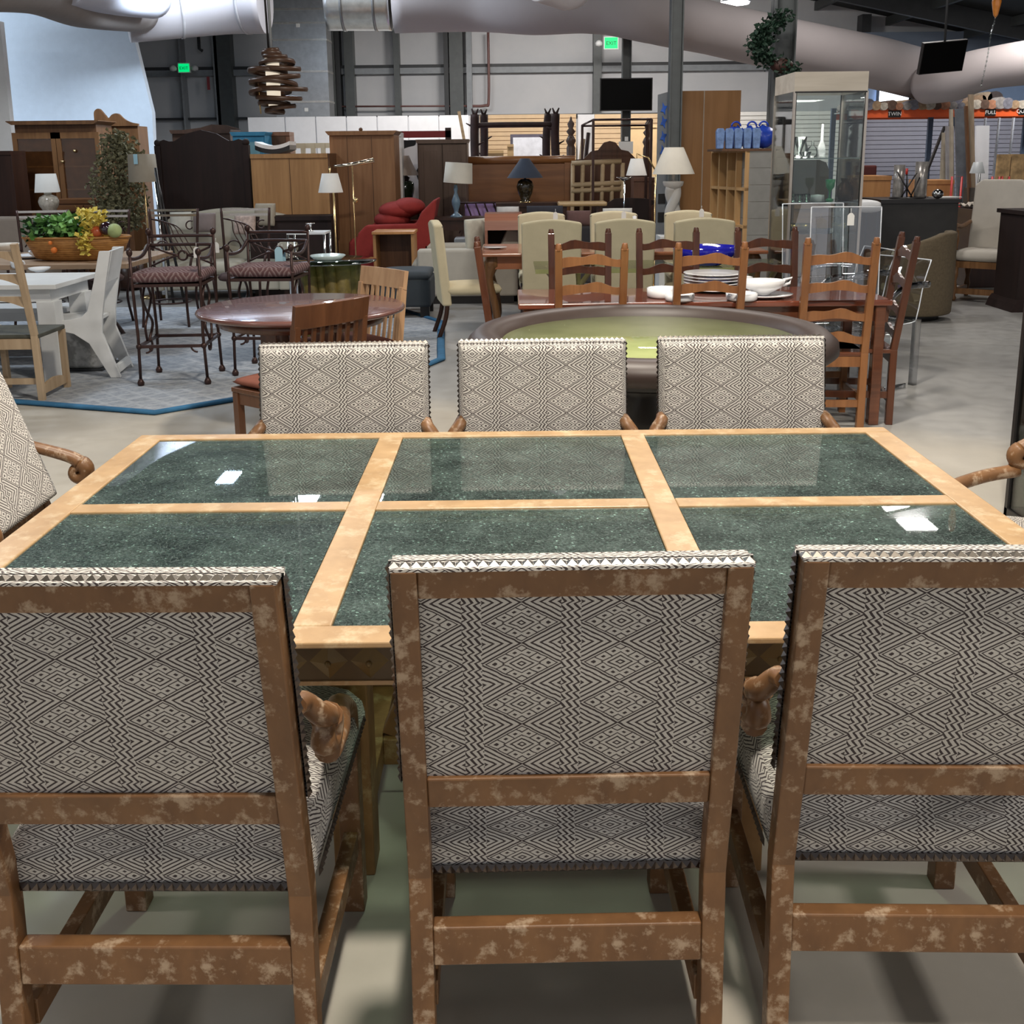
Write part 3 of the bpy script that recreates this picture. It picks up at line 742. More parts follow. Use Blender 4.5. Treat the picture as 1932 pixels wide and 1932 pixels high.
for k in range(4):
    a = math.radians(45+90*k); c, s = math.cos(a), math.sin(a)
    MB().tube([(c*r, s*r, z) for r, z in ((.12, .30), (.26, .28), (.40, .14), (.50, .05), (.58, .04))], [.06, .06, .05, .045, .05], 10).out('foot', BLK, t)

# ---- second dining table + ladder-back chairs
t = thing('rectangular_table', 'reddish polished wood dining table carrying the white dishes', 'table', (1.12, 6.19, 0))
L, Wd = 1.08, .33
MB().bb(-L, L, -Wd, Wd, .715, .75).out('tabletop', wood('rosewood', (.13, .035, .02), (.22, .065, .035), .18, 0, 6., coat=.8), t, bevel=.008)
MB().bb(-L+.06, L-.06, -Wd+.05, Wd-.05, .62, .715).out('apron', MAHOG, t)
for sx in (-1, 1):
    for sy in (-1, 1): MB().bb(sx*(L-.06)-.03, sx*(L-.06)+.03, sy*(Wd-.05)-.03, sy*(Wd-.05)+.03, 0, .715).out('leg', MAHOG, t, bevel=.006)
def ladder(label, M, w=.36, h=1.10):
    t = thing('ladderback_chair', label, 'chair', (0, 0, 0), 0, 'ladderback chairs round the reddish table')
    for s in (-1, 1):
        x = s*w/2
        MB().beam((x, 0, 0), (x, 0, .45), .042, .04, (0, 1, 0)).beam((x, 0, .45), (x*1.03, -.085, h-.03), .042, .038, (0, 1, 0)).tube([(x*1.03, -.085, h-.04), (x*1.03, -.088, h)], [.022, .015], 10).out('back_post', M, t, bevel=.003)
        MB().bb(x-.02, x+.02, .38, .42, 0, .43).out('leg', M, t, bevel=.003)
        MB().bb(x-.01, x+.01, .02, .40, .16, .20).out('side_stretcher', M, t)
    for k, z in enumerate((.99, .83, .665, .53)):
        y = -.085*(z-.45)/(h-.45)
        top = [(-w/2+w*i/12, z+.022+.022*math.sin(PI*i/12)**2*(1 if i else 1)+.008*math.sin(2*PI*i/12*2)) for i in range(13)]
        bot = [(-w/2+w*i/12, z-.026+.018*math.sin(PI*i/12)**2) for i in range(13)]
        MB().prism(top+bot[::-1], 'y', y-.009, y+.009).out('ladder_slat', M, t)
    MB().bb(-w/2-.02, w/2+.02, -.01, .42, .43, .455).out('seat', MAHOG, t, bevel=.006)
    MB().bb(-w/2, w/2, .39, .41, .22, .26).out('front_stretcher', M, t); MB().bb(-w/2, w/2, -.01, .012, .13, .17).out('rear_stretcher', M, t)
    MB().bb(-w/2, w/2, .37, .40, .37, .43).out('seat_rail', M, t); MB().bb(-w/2, w/2, -.01, .015, .37, .43).out('seat_rail', M, t)
    return t
l1 = ladder('brown ladderback chair on the near side, leftmost behind the felt table', CHBR)
lx = lambda u, Y: X(u, 470, Y)
l1.location = (lx(1114, 5.85), 5.85, 0)
dup(l1, (lx(1337, 5.85), 5.85, 0), 0, 'brown ladderback chair on the near side in front of the dishes')
l3 = ladder('nearest brown ladderback chair, tall and fully visible right of the felt table', CHBR, .365, 1.12)
l3.location = (1.85, 5.82, 0); l3.rotation_euler = (0, 0, math.radians(-3))
l4 = ladder('dark ladderback chair on the far side, behind the leftmost near one', CHBRD, .365, 1.11)
l4.location = (lx(1094, 6.78), 6.72, 0); l4.rotation_euler = (0, 0, PI)
dup(l4, (lx(1260, 6.78), 6.72, 0), PI, 'dark ladderback chair on the far side in front of the blue glass bowl')
dup(l4, (lx(1446, 6.78), 6.72, 0), PI, 'dark ladderback chair on the far side nearest the glass showcase')
dup(l4, (2.26, 6.08, 0), math.radians(82), 'dark ladderback chair seen side on at the right end of the reddish table')
dup(l4, (-.11, 6.05, 0), math.radians(-88.5), 'dark ladderback chair seen side on at the left end of the reddish table')

# dishes on it
def on(u, v, z): return fl(u, v, z)
def stackplates(u, v, r, n, h, label, name='plate_stack', z0=.752):
    for k in range(n):
        x, y = on(u, v, z0); z = z0+k*h
        o = MB().lathe([(r*.55, 0), (r*.62, .004), (r, .016), (r*.99, .019), (r*.6, .008), (.001, .007)], (0, 0, 0), 28).out('dinner_plate', PORC)
        prop(o, label % ('lowest', 'second', 'third', 'fourth', 'fifth', 'topmost')[5 if k == n-1 else k], 'plate', 'white plates stacked on the reddish table'); o.location = (x, y, z)
def bowl(u, v, r, h, label, z0=.752, mat=PORC, cat='bowl', name='serving_bowl', group=None, sx=1):
    x, y = on(u, v, z0)
    o = MB().lathe([(r*.45, 0), (r*.5, .006), (r*.85, h*.5), (r, h), (r*.97, h), (r*.8, h*.5), (r*.45, .012), (.001, .01)], (0, 0, 0), 32, sx=sx).out(name, mat)
    o.location = (x, y, z0); return prop(o, label, cat, group)
stackplates(1345, 548, .185, 6, .019, '%s white plate in the large stack at the middle of the reddish table')
def ramekin(u, v, r, h, label, z0=.752):
    x, y = on(u, v, z0)
    o = MB().lathe([(r*.9, 0), (r, .01), (r, h), (r*.93, h), (r*.9, .02), (.001, .02)], (0, 0, 0), 32).out('round_dish', PORC); o.location = (x, y, z0)
    return prop(o, label, 'dish', 'white round dishes on the reddish table')
ramekin(1252, 560, .10, .055, 'tall white round dish left of the plate stack on the reddish table')
ramekin(1282, 567, .085, .04, 'low white round dish in front of the plate stack, left')
ramekin(1399, 566, .09, .042, 'low white round dish in front of the white tureen')
ramekin(1395, 543, .08, .07, 'white round dish behind the plate stack at right')
t = thing('gravy_boat', 'white scalloped gravy boat on its saucer at the right of the dishes', 'gravy boat', (*on(1438, 560, .752), .752))
MB().lathe([(.09, 0), (.14, .012), (.15, .02), (.08, .012), (.001, .01)], n=28, sx=1.2).out('saucer', PORC, t)
MB().lathe([(.04, .014), (.05, .03), (.10, .06), (.115, .10), (.108, .10), (.09, .06), (.001, .035)], n=28, sx=1.15).out('bowl', PORC, t)
MB().tube([(.10, 0, .06), (.16, 0, .08), (.17, 0, .11), (.12, 0, .10)], .008).out('handle', PORC, t)

# ---- carved wood table further back, parsons chairs, blue bowl, glass table
WT = wood('reddish_carved', (.25, .085, .04), (.38, .15, .075), .25, 0, 5., coat=.5)
x0, x1 = X(908, 480, 9.2), X(1432, 478, 9.2)
t = thing('carved_table', 'long reddish carved table with curved legs between the cream chairs', 'table', ((x0+x1)/2, 9.35, 0)); L = (x1-x0)/2
MB().bb(-L, L, -.5, .5, .735, .765).out('tabletop', WT, t, bevel=.01); MB().bb(-L+.08, L-.08, -.42, .42, .62, .735).out('apron', WT, t)
CARV = wood('carved_brown', (.12, .055, .022), (.24, .12, .05), .35, 2, 9.)
for sx in (-1, 1):
    for sy in (-1, 1):
        bx, by = sx*(L-.12), sy*.38
        MB().tube(curve([(bx, by, .74), (bx+sx*.035, by, .62), (bx+sx*.045, by, .5), (bx, by, .3), (bx-sx*.02, by, .12), (bx+sx*.03, by, .02)]), [.05, .055, .06, .065, .068, .06, .055, .05, .045, .04]+[.035]*12+[.032]*5+[.045]*4, 10).out('leg', CARV, t)
def parsons(label, M, w=.50, h=1.07, group='cream high backed dining chairs'):
    t = thing('parsons_chair', label, 'chair', (0, 0, 0), 0, group)
    top = [(-w/2+w*i/10, h-.03+.03*math.sin(PI*i/10)) for i in range(11)]
    mb = MB().prism([(-w/2+.01, .30), (w/2-.01, .30)]+top[::-1], 'y', -.05, .035)
    for v in mb.bm.verts: v.co.y -= max(0, v.co.z-.45)*.12
    mb.out('backrest', M, t, bevel=.02, seg=3)
    mb = MB(); mb.tube([(p[0], .03-.12*(p[1]-.45)-.0, p[1]-.018) for p in top], .006, 6); mb.out('piping', plain('grey_piping', (.30, .27, .22), .8), t)
    MB().cushion(-w/2, w/2, .0, .48, .38, .49, puff=.02).out('seat', M, t)
    for sx in (-1, 1):
        MB().tube([(sx*(w/2-.04), .43, .39), (sx*(w/2-.04), .44, 0)], [.025, .018], 8).out('leg', DKW, t)
        MB().tube(curve([(sx*(w/2-.04), 0, .39), (sx*(w/2-.04), -.02, .2), (sx*(w/2-.04), -.09, 0)]), .02, 8).out('leg', DKW, t)
    return t
p1 = parsons('cream high backed chair, back turned, leftmost of the front three', CREAMD)
p1.location = (X(1040, 420, 8.6), 8.62, 0)
dup(p1, (X(1178, 420, 8.6), 8.62, 0), 0, 'cream high backed chair, back turned, middle of the front three')
dup(p1, (X(1327, 418, 8.6), 8.62, 0), 0, 'cream high backed chair, back turned, behind the blue glass bowl')
p2 = parsons('cream piped chair facing the camera across the carved table, leftmost of three', CREAM, .47, 1.04)
p2.location = (X(1022, 410, 10.2), 10.25, 0); p2.rotation_euler = (0, 0, PI)
dup(p2, (X(1160, 410, 10.2), 10.25, 0), PI, 'cream piped chair facing the camera across the carved table, middle of three')
dup(p2, (X(1302, 408, 10.2), 10.25, 0), PI, 'cream piped chair facing the camera across the carved table, nearest the twisted lamp')
p3 = dup(p2, (X(838, 500, 9.1), 9.15, 0), math.radians(-80), 'cream high backed chair seen side on at the left end of the carved table')
prop(bowl(1330, 500, .205, .14, 'cobalt blue glass bowl on the glass table', z0=.775, mat=plain('cobalt_glass', (.02, .02, .42), .08, .2, coat=1.), name='glass_bowl', sx=1.2))
x0, x1 = X(1010, 522, 7.45), X(1500, 516, 7.45)
t = thing('glass_table', 'clear glass dining table with green edge and twisted branch base', 'table', ((x0+x1)/2, 7.75, 0)); L = (x1-x0)/2
MB().bb(-L, L, -.33, .33, .755, .772).out('glass_top', glass('green_edge_glass', (.80, .88, .62), refl=.1, tint=.88), t)
MB().bb(-L, L, -.336, -.33, .747, .778).out('glass_edge', plain('olive_edge', (.26, .27, .12), .2, .1), t)
DRIFT = wood('driftwood', (.20, .15, .10), (.34, .26, .18), .7, 2, 9.)
for sx in (-1, 1):
    bx = sx*(L-.25)
    for k in range(4):
        a = k*1.6+sx; q = MB().tube(curve([(bx+.16*math.cos(a), .16*math.sin(a), 0), (bx+.04*math.cos(a+2), .05*math.sin(a+2), .3), (bx+.10*math.cos(a+3), .1*math.sin(a+3), .55), (bx+.2*math.cos(a+3.6), .2*math.sin(a+3.6), .754)]), .02, 7).out('branch', DRIFT, t)

# ---- clear acrylic chairs
def acrylic(label, h=.98):
    t = thing('acrylic_chair', label, 'chair', (0, 0, 0), 0, 'clear acrylic chairs')
    mb = MB(); w = .23
    pr = curve([(0, -.10, h), (0, -.04, .70), (0, .0, .50), (0, .06, .44), (0, .25, .43), (0, .42, .44), (0, .46, .40), (0, .45, .2), (0, .40, .02)], 5)
    n = len(pr)-1
    mb.grid(8, n, lambda a, b: (-w+2*w*a, pr[round(b*n)].y - .03*math.sin(PI*a)*(1 if pr[round(b*n)].z > .5 else 0), pr[round(b*n)].z)); mb.out('seat_shell', CLEAR, t, fix=False)
    for s in (-1, 1):
        mb = MB(); mb.tube(curve([(s*w, -.10, h), (s*w, -.04, .70), (s*w, .0, .50), (s*w, .06, .44), (s*w, .42, .44), (s*w, .46, .40), (s*w, .40, .02)], 4), .004, 6); mb.out('edge', plain('acrylic_edge', (.80, .84, .90), .08, .05, coat=1.), t)
        MB().bb(s*w-.02, s*w+.02, -.02, .02, 0, .46).out('leg', CLEAR, t)
    for y, z in ((-.10, h), (.40, .02)): MB().tube([(-w, y, z), (0, y-.02, z), (w, y, z)], .004, 6).out('edge', MC['acrylic_edge'], t)
    return t
a1 = acrylic('clear acrylic chair with tall flat back left of the showcase, carrying no tag', 1.22); a1.location = (X(1552, 390, 7.4), 7.5, 0); a1.rotation_euler = (0, 0, PI+.1)
a1b = dup(a1, (X(1597, 395, 7.0), 6.95, 0), PI-.15, 'clear acrylic chair with tall flat back and a paper tag')
a2 = acrylic('low clear acrylic chair with curled arm behind the end ladderback chair', .86); a2.location = (X(1708, 560, 6.9), 7.15, 0); a2.rotation_euler = (0, 0, PI/2+.5)
a3 = dup(a2, (X(1650, 560, 7.7), 7.9, 0), PI/2+.2, 'low clear acrylic chair showing between the ladderback posts')
for t_, s0 in ((a2, .27), (a3, .27)):
    for s in (-1, 1):
        MB().tube(curve([(s*s0, -.05, .70), (s*(s0+.03), .1, .71), (s*(s0+.05), .26, .70), (s*(s0+.05), .38, .62), (s*(s0+.03), .42, .48), (s*s0, .42, .28), (s*s0, .40, .03), (s*s0, .30, .012), (s*s0, .12, .012)]), .014, 8, flat=(1.6, .7)).out('armrest', CLEAR, t_)

# ---- iron bar stools
def ironm(): pass
m, nt, bs = newmat('tapestry'); setp(bs, .85, spec=.2)
tc = nt.nodes.new('ShaderNodeTexCoord'); sp = nt.nodes.new('ShaderNodeSeparateXYZ'); nt.links.new(tc.outputs['Object'], sp.inputs[0])
x, y, z = (Ex(nt, sp.outputs[i]) for i in range(3))
v = (((x*7).fr()-.5).abs()*2 + ((y+z)*9).fr()*1.0)*2.2
nt.links.new(ramp(nt, v.fr().s, [(.0, (.09, .045, .047)), (.45, (.18, .11, .11)), (.6, (.28, .22, .21)), (.85, (.14, .07, .072))]), bs.inputs['Base Color'])
TAPES = m
def stool(label):
    t = thing('bar_stool', label, 'bar stool', (0, 0, 0), 0, 'tall iron bar stools'); w, d = .235, .23; r = .011
    for sx in (-1, 1):
        for sy in (-1, 1):
            zt = .93 if sy < 0 else 1.04
            o = MB().tube([(sx*w, sy*d, .03), (sx*w*.96, sy*d, .35), (sx*w, sy*d, .72), (sx*w, sy*d*(1.0 if sy < 0 else 1.1), zt)], r, 8); o.ball((sx*w, sy*d*(1 if sy < 0 else 1.1), zt+.012), (.022, .022, .028), 10, 6)
            o.lathe([(.012, .05), (.026, .02), (.022, 0), (.001, 0)], (sx*w, sy*d, 0), 10); o.ball((sx*w*.96, sy*d, .28), .022, 8, 6); o.out('leg', IRON, t)
    for sx in (-1, 1):
        MB().beam((sx*w*.96, -d, .28), (sx*w*.96, d, .28), .022, .018).out('foot_rail', IRON, t)
        P = curve([(sx*w*.96, -.02, .28), (sx*w*.9, -.09, .40), (sx*w*.9, .02, .50), (sx*w*.9, .10, .60), (sx*w*.9, 0, .72)])
        mb = MB().tube(P, .010, 6); mb.tube([(p.x, -p.y, p.z) for p in P], .010, 6); mb.tube(spiral((sx*w*.9, 0, .24), .05, .02, 90, -200, 12), .009, 6); mb.out('scroll_brace', IRON, t)
        MB().tube(curve([(sx*w, -d, .90), (sx*w*1.05, -.05, .885), (sx*w*1.02, .1, .90), (sx*w, d, .96)]), .013, 8).out('arm_rail', IRON, t)
    for sy in (-1, 1): MB().beam((-w*.96, sy*d, .28), (w*.96, sy*d, .28), .018, .022).out('foot_rail', IRON, t)
    for sx in (-1, 1):
        MB().tube(arc((sx*w*.96-sx*.045, -d, .28), .045, 180 if sx > 0 else 0, 270 if sx > 0 else -90, 6), .007, 6).out('corner_scroll', IRON, t)
    MB().bb(-w, w, -d, d, .70, .72).out('seat_frame', IRON, t)
    c = MB().cushion(-w-.012, w+.012, -d-.012, d, .72, .815, puff=.012, n=12)
    for v in c.bm.verts:
        if v.co.z > .78: v.co.z -= .014*abs(math.cos(v.co.x*PI/.16))*abs(math.cos(v.co.y*PI/.16))
    c.out('cushion', TAPES, t)
    for z in (.955, 1.02): MB().tube(curve([(-w, d*1.08, z), (0, d*1.08+.03, z), (w, d*1.08, z)]), .012, 8).out('back_rail', IRON, t)
    mb = MB(); yy = d*1.08+.015
    mb.tube(arc((0, yy, .875), .034, 0, 360, 16), .008, 6, caps=False)
    for sx in (-1, 1):
        mb.tube(curve([(sx*.034, yy, .875), (sx*.12, yy, .90), (sx*w, yy, .95)]), .008, 6); mb.tube(curve([(sx*.034, yy, .875), (sx*.12, yy, .85), (sx*w, yy, .80)]), .008, 6)
    mb.out('back_scroll', IRON, t)
    return t
s1 = stool('iron bar stool with tufted tapestry cushion beside the white chair'); s1.location = (-2.42, 7.38, .013); s1.rotation_euler = (0, 0, math.radians(3))
s2 = dup(s1, (-1.80, 7.66, .013), math.radians(-4), 'iron bar stool with tapestry cushion and blue tag behind the round table')

# ---- iron dining chairs with tall scroll backs
def ironchair(label):
    t = thing('iron_dining_chair', label, 'chair', (0, 0, 0), 0, 'iron dining chairs with sweeping scroll backs'); w = .22
    for s in (-1, 1):
        MB().tube(curve([(s*w, .42, 0), (s*w*.95, .40, .2), (s*w, .42, .45)]), .013, 8).out('leg', IRON, t)
        MB().tube(curve([(s*w*.9, -.03, 0), (s*w*.85, .02, .25), (s*w*.95, 0, .45), (s*w*1.0, -.03, .75), (s*w*1.08, -.07, 1.10)]), .013, 8).out('back_post', IRON, t)
        MB().tube(curve([(s*w*1.02, -.01, .72), (s*(w+.05), .15, .70), (s*(w+.04), .3, .66), (s*(w+.02), .38, .45)]), .013, 8).out('armrest', IRON, t)
    MB().lathe([(.001, .42), (.22, .43), (.235, .46), (.20, .49), (.001, .50)], (0, .2, 0), 28).out('seat', plain('dark_seat', (.09, .05, .045), .8), t)
    mb = MB(); mb.tube(arc((0, .2, .22), .19, 0, 360, 24, 'xy'), .008, 6, caps=False); mb.out('leg_ring', IRON, t)
    for z in (1.085, 1.035): MB().beam((-w*1.07, -.068, z), (w*1.07, -.068, z), .012, .022).out('back_rail', plain('polished_iron', (.60, .55, .50), .2, .1, metal=.9), t)
    mb = MB()
    for k in range(5):
        x = -w+.06*k; mb.tube(curve([(x+.01, -.03, .62+.02*k), (x+.10, -.045, .78+.02*k), (x+.20-.02*k, -.06, .93+.012*k), (w*1.02, -.065, 1.0)]), .006, 6)
    mb.tube(spiral((w*.55, -.04, .72), .07, .05, 20, 340, 14, 'xz'), .007, 6); mb.tube(spiral((-w*.72, -.05, .93), .055, .02, 120, -160, 12, 'xz'), .007, 6)
    mb.out('back_scroll', IRON, t)
    return t
c1 = ironchair('iron dining chair with sweeping scroll back behind the left bar stool'); c1.location = (X(320, 400, 10.1), 10.15, .013); c1.rotation_euler = (0, 0, PI)
dup(c1, (X(457, 400, 10.1), 10.15, .013), PI, 'iron dining chair with sweeping scroll back before the end of the pale sofa')
dup(c1, (X(190, 402, 10.1), 10.15, .013), PI-.1, 'iron dining chair showing above the right part of the planted basket')
dup(c1, (X(72, 402, 10.1), 10.15, .013), PI+.15, 'iron dining chair showing at the left of the planted basket')

# ---- long plank table on iron scroll base
PLNK = wood('greyed_oak', (.26, .17, .105), (.38, .26, .17), .45, 0, 6.)
t = thing('plank_table', 'weathered plank table on scrolled iron legs carrying the planted basket', 'table', (-4.55, 8.98, 0))
MB().bb(-1.55, 1.42, -.60, .58, .715, .76).out('tabletop', PLNK, t, bevel=.008)
for bx in (-1.2, .95):
    mb = MB()
    for s in (-1, 1):
        mb.tube(curve([(bx, s*.42, .714), (bx, s*.18, .5), (bx, s*.06, .35), (bx, s*.2, .18), (bx, s*.42, .013)]), .020, 8)
        mb.tube(curve([(bx, s*.30, .714), (bx, s*.42, .45), (bx, s*.12, .2), (bx, -s*.0, .05)]), .012, 6)
    mb.out('iron_trestle', IRON, t)
MB().tube(curve([(-1.2, 0, .30), (-.1, 0, .42), (.95, 0, .30)]), .016, 8).out('stretcher', IRON, t)
# basket with plants
bx, by = X(147, 470, 8.75), 8.75
t = thing('planter_basket', 'oblong wicker basket filled with green leaves and yellow flowers', 'basket', (bx, by, .76))
wk, nt, bw = newmat('wicker'); setp(bw, .55)
tc = nt.nodes.new('ShaderNodeTexCoord'); sp = nt.nodes.new('ShaderNodeSeparateXYZ'); nt.links.new(tc.outputs['Object'], sp.inputs[0])
v = (Ex(nt, sp.outputs[2])*55).fr(); n = noise(nt, (4, 4, 12), s=4)
nt.links.new(ramp(nt, (v*.35+Ex(nt, n.outputs[0])*.65).s, [(.2, (.16, .065, .015)), (.5, (.42, .19, .05)), (.8, (.60, .32, .11))]), bw.inputs['Base Color']); bump(nt, bw, v.s, .6, .004)
MB().lathe([(.28, 0), (.36, .02), (.42, .13), (.45, .19), (.435, .195), (.41, .13), (.34, .04), (.001, .04)], n=40, sy=.42).out('basket_body', wk, t)
mb = MB(); mb.tube([(.448*math.cos(a), .448*.42*math.sin(a), .193) for a in [2*PI*i/40 for i in range(41)]], .012, 8); mb.out('basket_rim', wk, t)
def leaves(n, box, size, seed, cup=.3):
    rnd = random.Random(seed); mb = MB()
    for _ in range(n):
        c = Vector([rnd.uniform(a, b) for a, b in box]); s = size*rnd.uniform(.6, 1.3)
        R = Euler((rnd.uniform(-1, 1), rnd.uniform(-1, 1), rnd.uniform(0, 6.28))).to_matrix()
        p = [c+R @ Vector(q)*s for q in ((0, 0, 0), (.45, .5, cup*.5), (0, 1.1, cup), (-.45, .5, cup*.5))]
        mb.quad(*p)
    return mb
GR = plain('leaf_green', (.10, .24, .055), .5, .3, s=30); GRL = plain('leaf_bright', (.22, .45, .13), .5, .2, s=30); YEL = plain('flower_yellow', (.72, .58, .12), .6, .2, s=30)
GRD = plain('leaf_dark', (.035, .085, .03), .55, .4, s=30)
def plant(name, mb, m): o = mb.out(name, m, t, fix=False); return o
plant('dark_leaves', leaves(420, ((-.40, .05), (-.12, .12), (.17, .34)), .045, 1), GRD); plant('green_leaves', leaves(380, ((-.33, .10), (-.16, .10), (.18, .36)), .05, 2), GR)
plant('bright_leaves', leaves(110, ((-.12, -.0), (-.17, -.05), (.24, .36)), .06, 3), GRL); plant('yellow_flowers', leaves(230, ((.08, .26), (-.17, .06), (.20, .41)), .05, 4), YEL)
plant('trailing_leaves', leaves(60, ((.10, .19), (-.24, -.18), (.06, .22)), .05, 5), YEL)
for k, (x, z, r, m_) in enumerate(((.30, .27, .055, plain('aubergine', (.03, .012, .02), .12, .2, coat=1.)), (.22, .24, .05, plain('tomato', (.45, .09, .03), .3)), (.37, .25, .06, plain('cabbage', (.35, .42, .18), .6, .3)), (-.115, .10, .026, plain('orange_bloom', (.80, .22, .04), .6)), (-.14, .16, .016, MC['orange_bloom']))):
    MB().ball((x, -.12 if k < 3 else -.20, z), r, 14, 10).out(('aubergine', 'tomato', 'cabbage', 'blossom', 'blossom')[k], m_, t)

# ---- white farmhouse table, benches, white chair, natural chair
t = thing('farmhouse_table', 'white painted square legged table at the left frame edge', 'table', (-4.25, 7.62, 0))
MB().bb(-1.0, 1.03, -.39, .40, .695, .73).out('tabletop', WHITE, t, bevel=.004); MB().bb(-.93, .96, -.33, .34, .60, .695).out('apron', WHITE, t)
for x in (-.9, .92):
    for y in (-.27, .27): MB().bb(x-.065, x+.065, y-.065, y+.065, .013, .60).out('leg', WHITE, t, bevel=.003)
def bench(loc, label, L=1.1):
    t = thing('bench', label, 'bench', loc, 0, 'white benches by the farmhouse table')
    MB().bb(-L, L, -.15, .15, .40, .44).out('seat', WHITE, t, bevel=.004); MB().bb(-L+.05, L-.05, -.11, .11, .33, .40).out('apron', WHITE, t)
    for s in (-1, 1): MB().bb(s*(L-.12)-.03, s*(L-.12)+.03, -.13, .13, 0, .34).out('leg', WHITE, t)
bench((-4.60, 8.17, .013), 'white bench tucked behind the farmhouse table'); bench((-4.72, 7.06, .013), 'white bench in front of the farmhouse table')
t = thing('white_chair', 'white painted chair with swept plank sides beside the farmhouse table', 'chair', (-3.02, 7.62, .013), math.radians(97))
# local: faces +y (world -x)
for s in (-1, 1):
    side = [(-.10, 0), (-.03, 0), (.10, .26), (.20, .335), (.30, .36), (.36, .365), (.36, .43), (.22, .44), (.14, .455), (.09, .50), (.03, .70), (-.03, .93), (-.11, .93), (-.06, .72), (-.01, .46), (.0, .33)]
    MB().prism(side, 'x', s*.19-.018, s*.19+.018).out('side_plank', WHITE, t, bevel=.003)
    MB().beam((s*.19, .36, .40), (s*.19, .40, 0), .034, .05, (0, 1, 0)).out('leg', WHITE, t)
MB().bb(-.17, .17, .04, .40, .41, .435).out('seat', WHITE, t); MB().prism([(-.115, .93), (-.09, .93), (-.03, .70), (-.055, .70)], 'x', -.17, .17).out('backrest', WHITE, t); MB().bb(-.17, .17, -.09, -.06, .03, .09).out('stretcher', WHITE, t)
NAT = wood('natural_ash', (.36, .25, .15), (.50, .37, .24), .5, 2, 5.)
t = thing('ladderback_side_chair', 'natural wood chair with arched slats and dark seat at the left frame edge', 'chair', (-3.37, 6.72, .0), math.radians(0))
for s in (-1, 1):
    z0 = 0.013 if 0 else 0
    MB().beam((s*.21, 0, 0), (s*.205, 0, .45), .042, .04, (0, 1, 0)).beam((s*.205, 0, .45), (s*.20, -.13, 1.07), .042, .036, (0, 1, 0)).out('back_post', NAT, t, bevel=.004)
    MB().bb(s*.21-.02, s*.21+.02, .38, .42, 0, .43).out('leg', NAT, t, bevel=.003)
    MB().prism([(.0, .05), (.40, .05), (.40, .09), (.30, .12), (.20, .13), (.1, .12), (0, .09)], 'x', s*.21-.01, s*.21+.01).out('side_stretcher', NAT, t)
for z in (.99, .84, .69):
    y = -.13*(z-.45)/.62
    top = [(-.2+.4*i/10, z+.03) for i in range(11)]; bot = [(-.2+.4*i/10, z-.05+.055*math.sin(PI*i/10)) for i in range(11)]
    MB().prism(top+bot[::-1], 'y', y-.009, y+.009).out('arched_slat', NAT, t)
MB().bb(-.23, .23, -.0, .42, .43, .46).out('seat', plain('dark_rush', (.07, .07, .055), .7, .3), t, bevel=.008); MB().bb(-.21, .21, -.01, .015, .36, .43).out('seat_rail', NAT, t); MB().bb(-.21, .21, .0, .02, .12, .16).out('stretcher', NAT, t)
# grey distressed storage cube under the table
t = thing('pedestal_block', 'mottled grey block standing under the white table end', 'stool', (-3.33, 7.84, .013))
MB().bb(-.15, .20, -.17, .17, .02, .42).out('body', distress('mottled_grey', (.20, .20, .19), (.34, .34, .33), (.5, .5, .49), .5, .6, 7.), t, bevel=.02); MB().bb(-.16, .21, -.18, .18, 0, .02).out('plinth', DSTEEL, t)
# dishes on farmhouse & plank tables
def mug(u, v, z0, label, r=.045, h=.075):
    x, y = on(u, v, z0); t = thing('cup', label, 'cup', (x, y, z0), 0, 'white cups and dishes on the left tables')
    MB().lathe([(r*.7, 0), (r, .02), (r, h), (r*.92, h), (r*.85, .015), (.001, .012)], n=24).out('cup_body', PORC, t); MB().tube(arc((r, 0, h*.5), h*.3, -90, 90, 8, 'xz'), .006, 6).out('handle', PORC, t)
mug(32, 506, .73, 'white cup on the farmhouse table in front of the ash chair post')
prop(bowl(75, 513, .085, .035, 'white saucer dish on the farmhouse table right of the ash chair', z0=.73, cat='dish', name='side_dish'))
prop(bowl(60, 487, .16, .03, 'white platter on the plank table left of the basket', z0=.76, cat='platter', name='platter'))
prop(bowl(70, 484, .07, .05, 'square white dish resting above the platter', z0=.79, cat='dish', name='side_dish'))
prop(bowl(12, 478, .12, .09, 'pale bowl on the plank table at the left frame edge', z0=.76, mat=plain('pale_glaze', (.6, .55, .48), .3)))
# tags
def tag(u, v, Y, label, m=TAGP, w=.045, h=.08):
    x, z = at(u, v, Y); t = thing('price_tag', label, 'price tag', (x, Y, z), 0, 'hanging price tags')
    MB().prism([(-w/2, -h), (w/2, -h), (w/2, -h*.2), (w*.2, 0), (-w*.2, 0), (-w/2, -h*.2)], 'y', -.001, .001).out('tag_card', m, t); MB().tube([(0, 0, -.005), (0, .004, .03)], .0015, 4).out('string', TAGP, t)
tag(370, 466, 7.58, 'white tag hanging from the back rail of the left bar stool'); tag(407, 457, 7.85, 'white tag between the two bar stools')
tag(525, 466, 7.90, 'light blue tag on the back of the right bar stool', TAGB, .06, .11); tag(532, 468, 7.95, 'second light blue tag behind the first on the right stool', TAGB, .05, .10)
tag(1048, 400, 10.1, 'white tag on the leftmost facing cream chair'); tag(1177, 399, 10.1, 'white tag on the middle facing cream chair'); tag(1324, 394, 10.15, 'white tag on the facing cream chair nearest the twisted lamp')
tag(1606, 402, 6.78, 'paper tag stuck on the clear acrylic chair back')
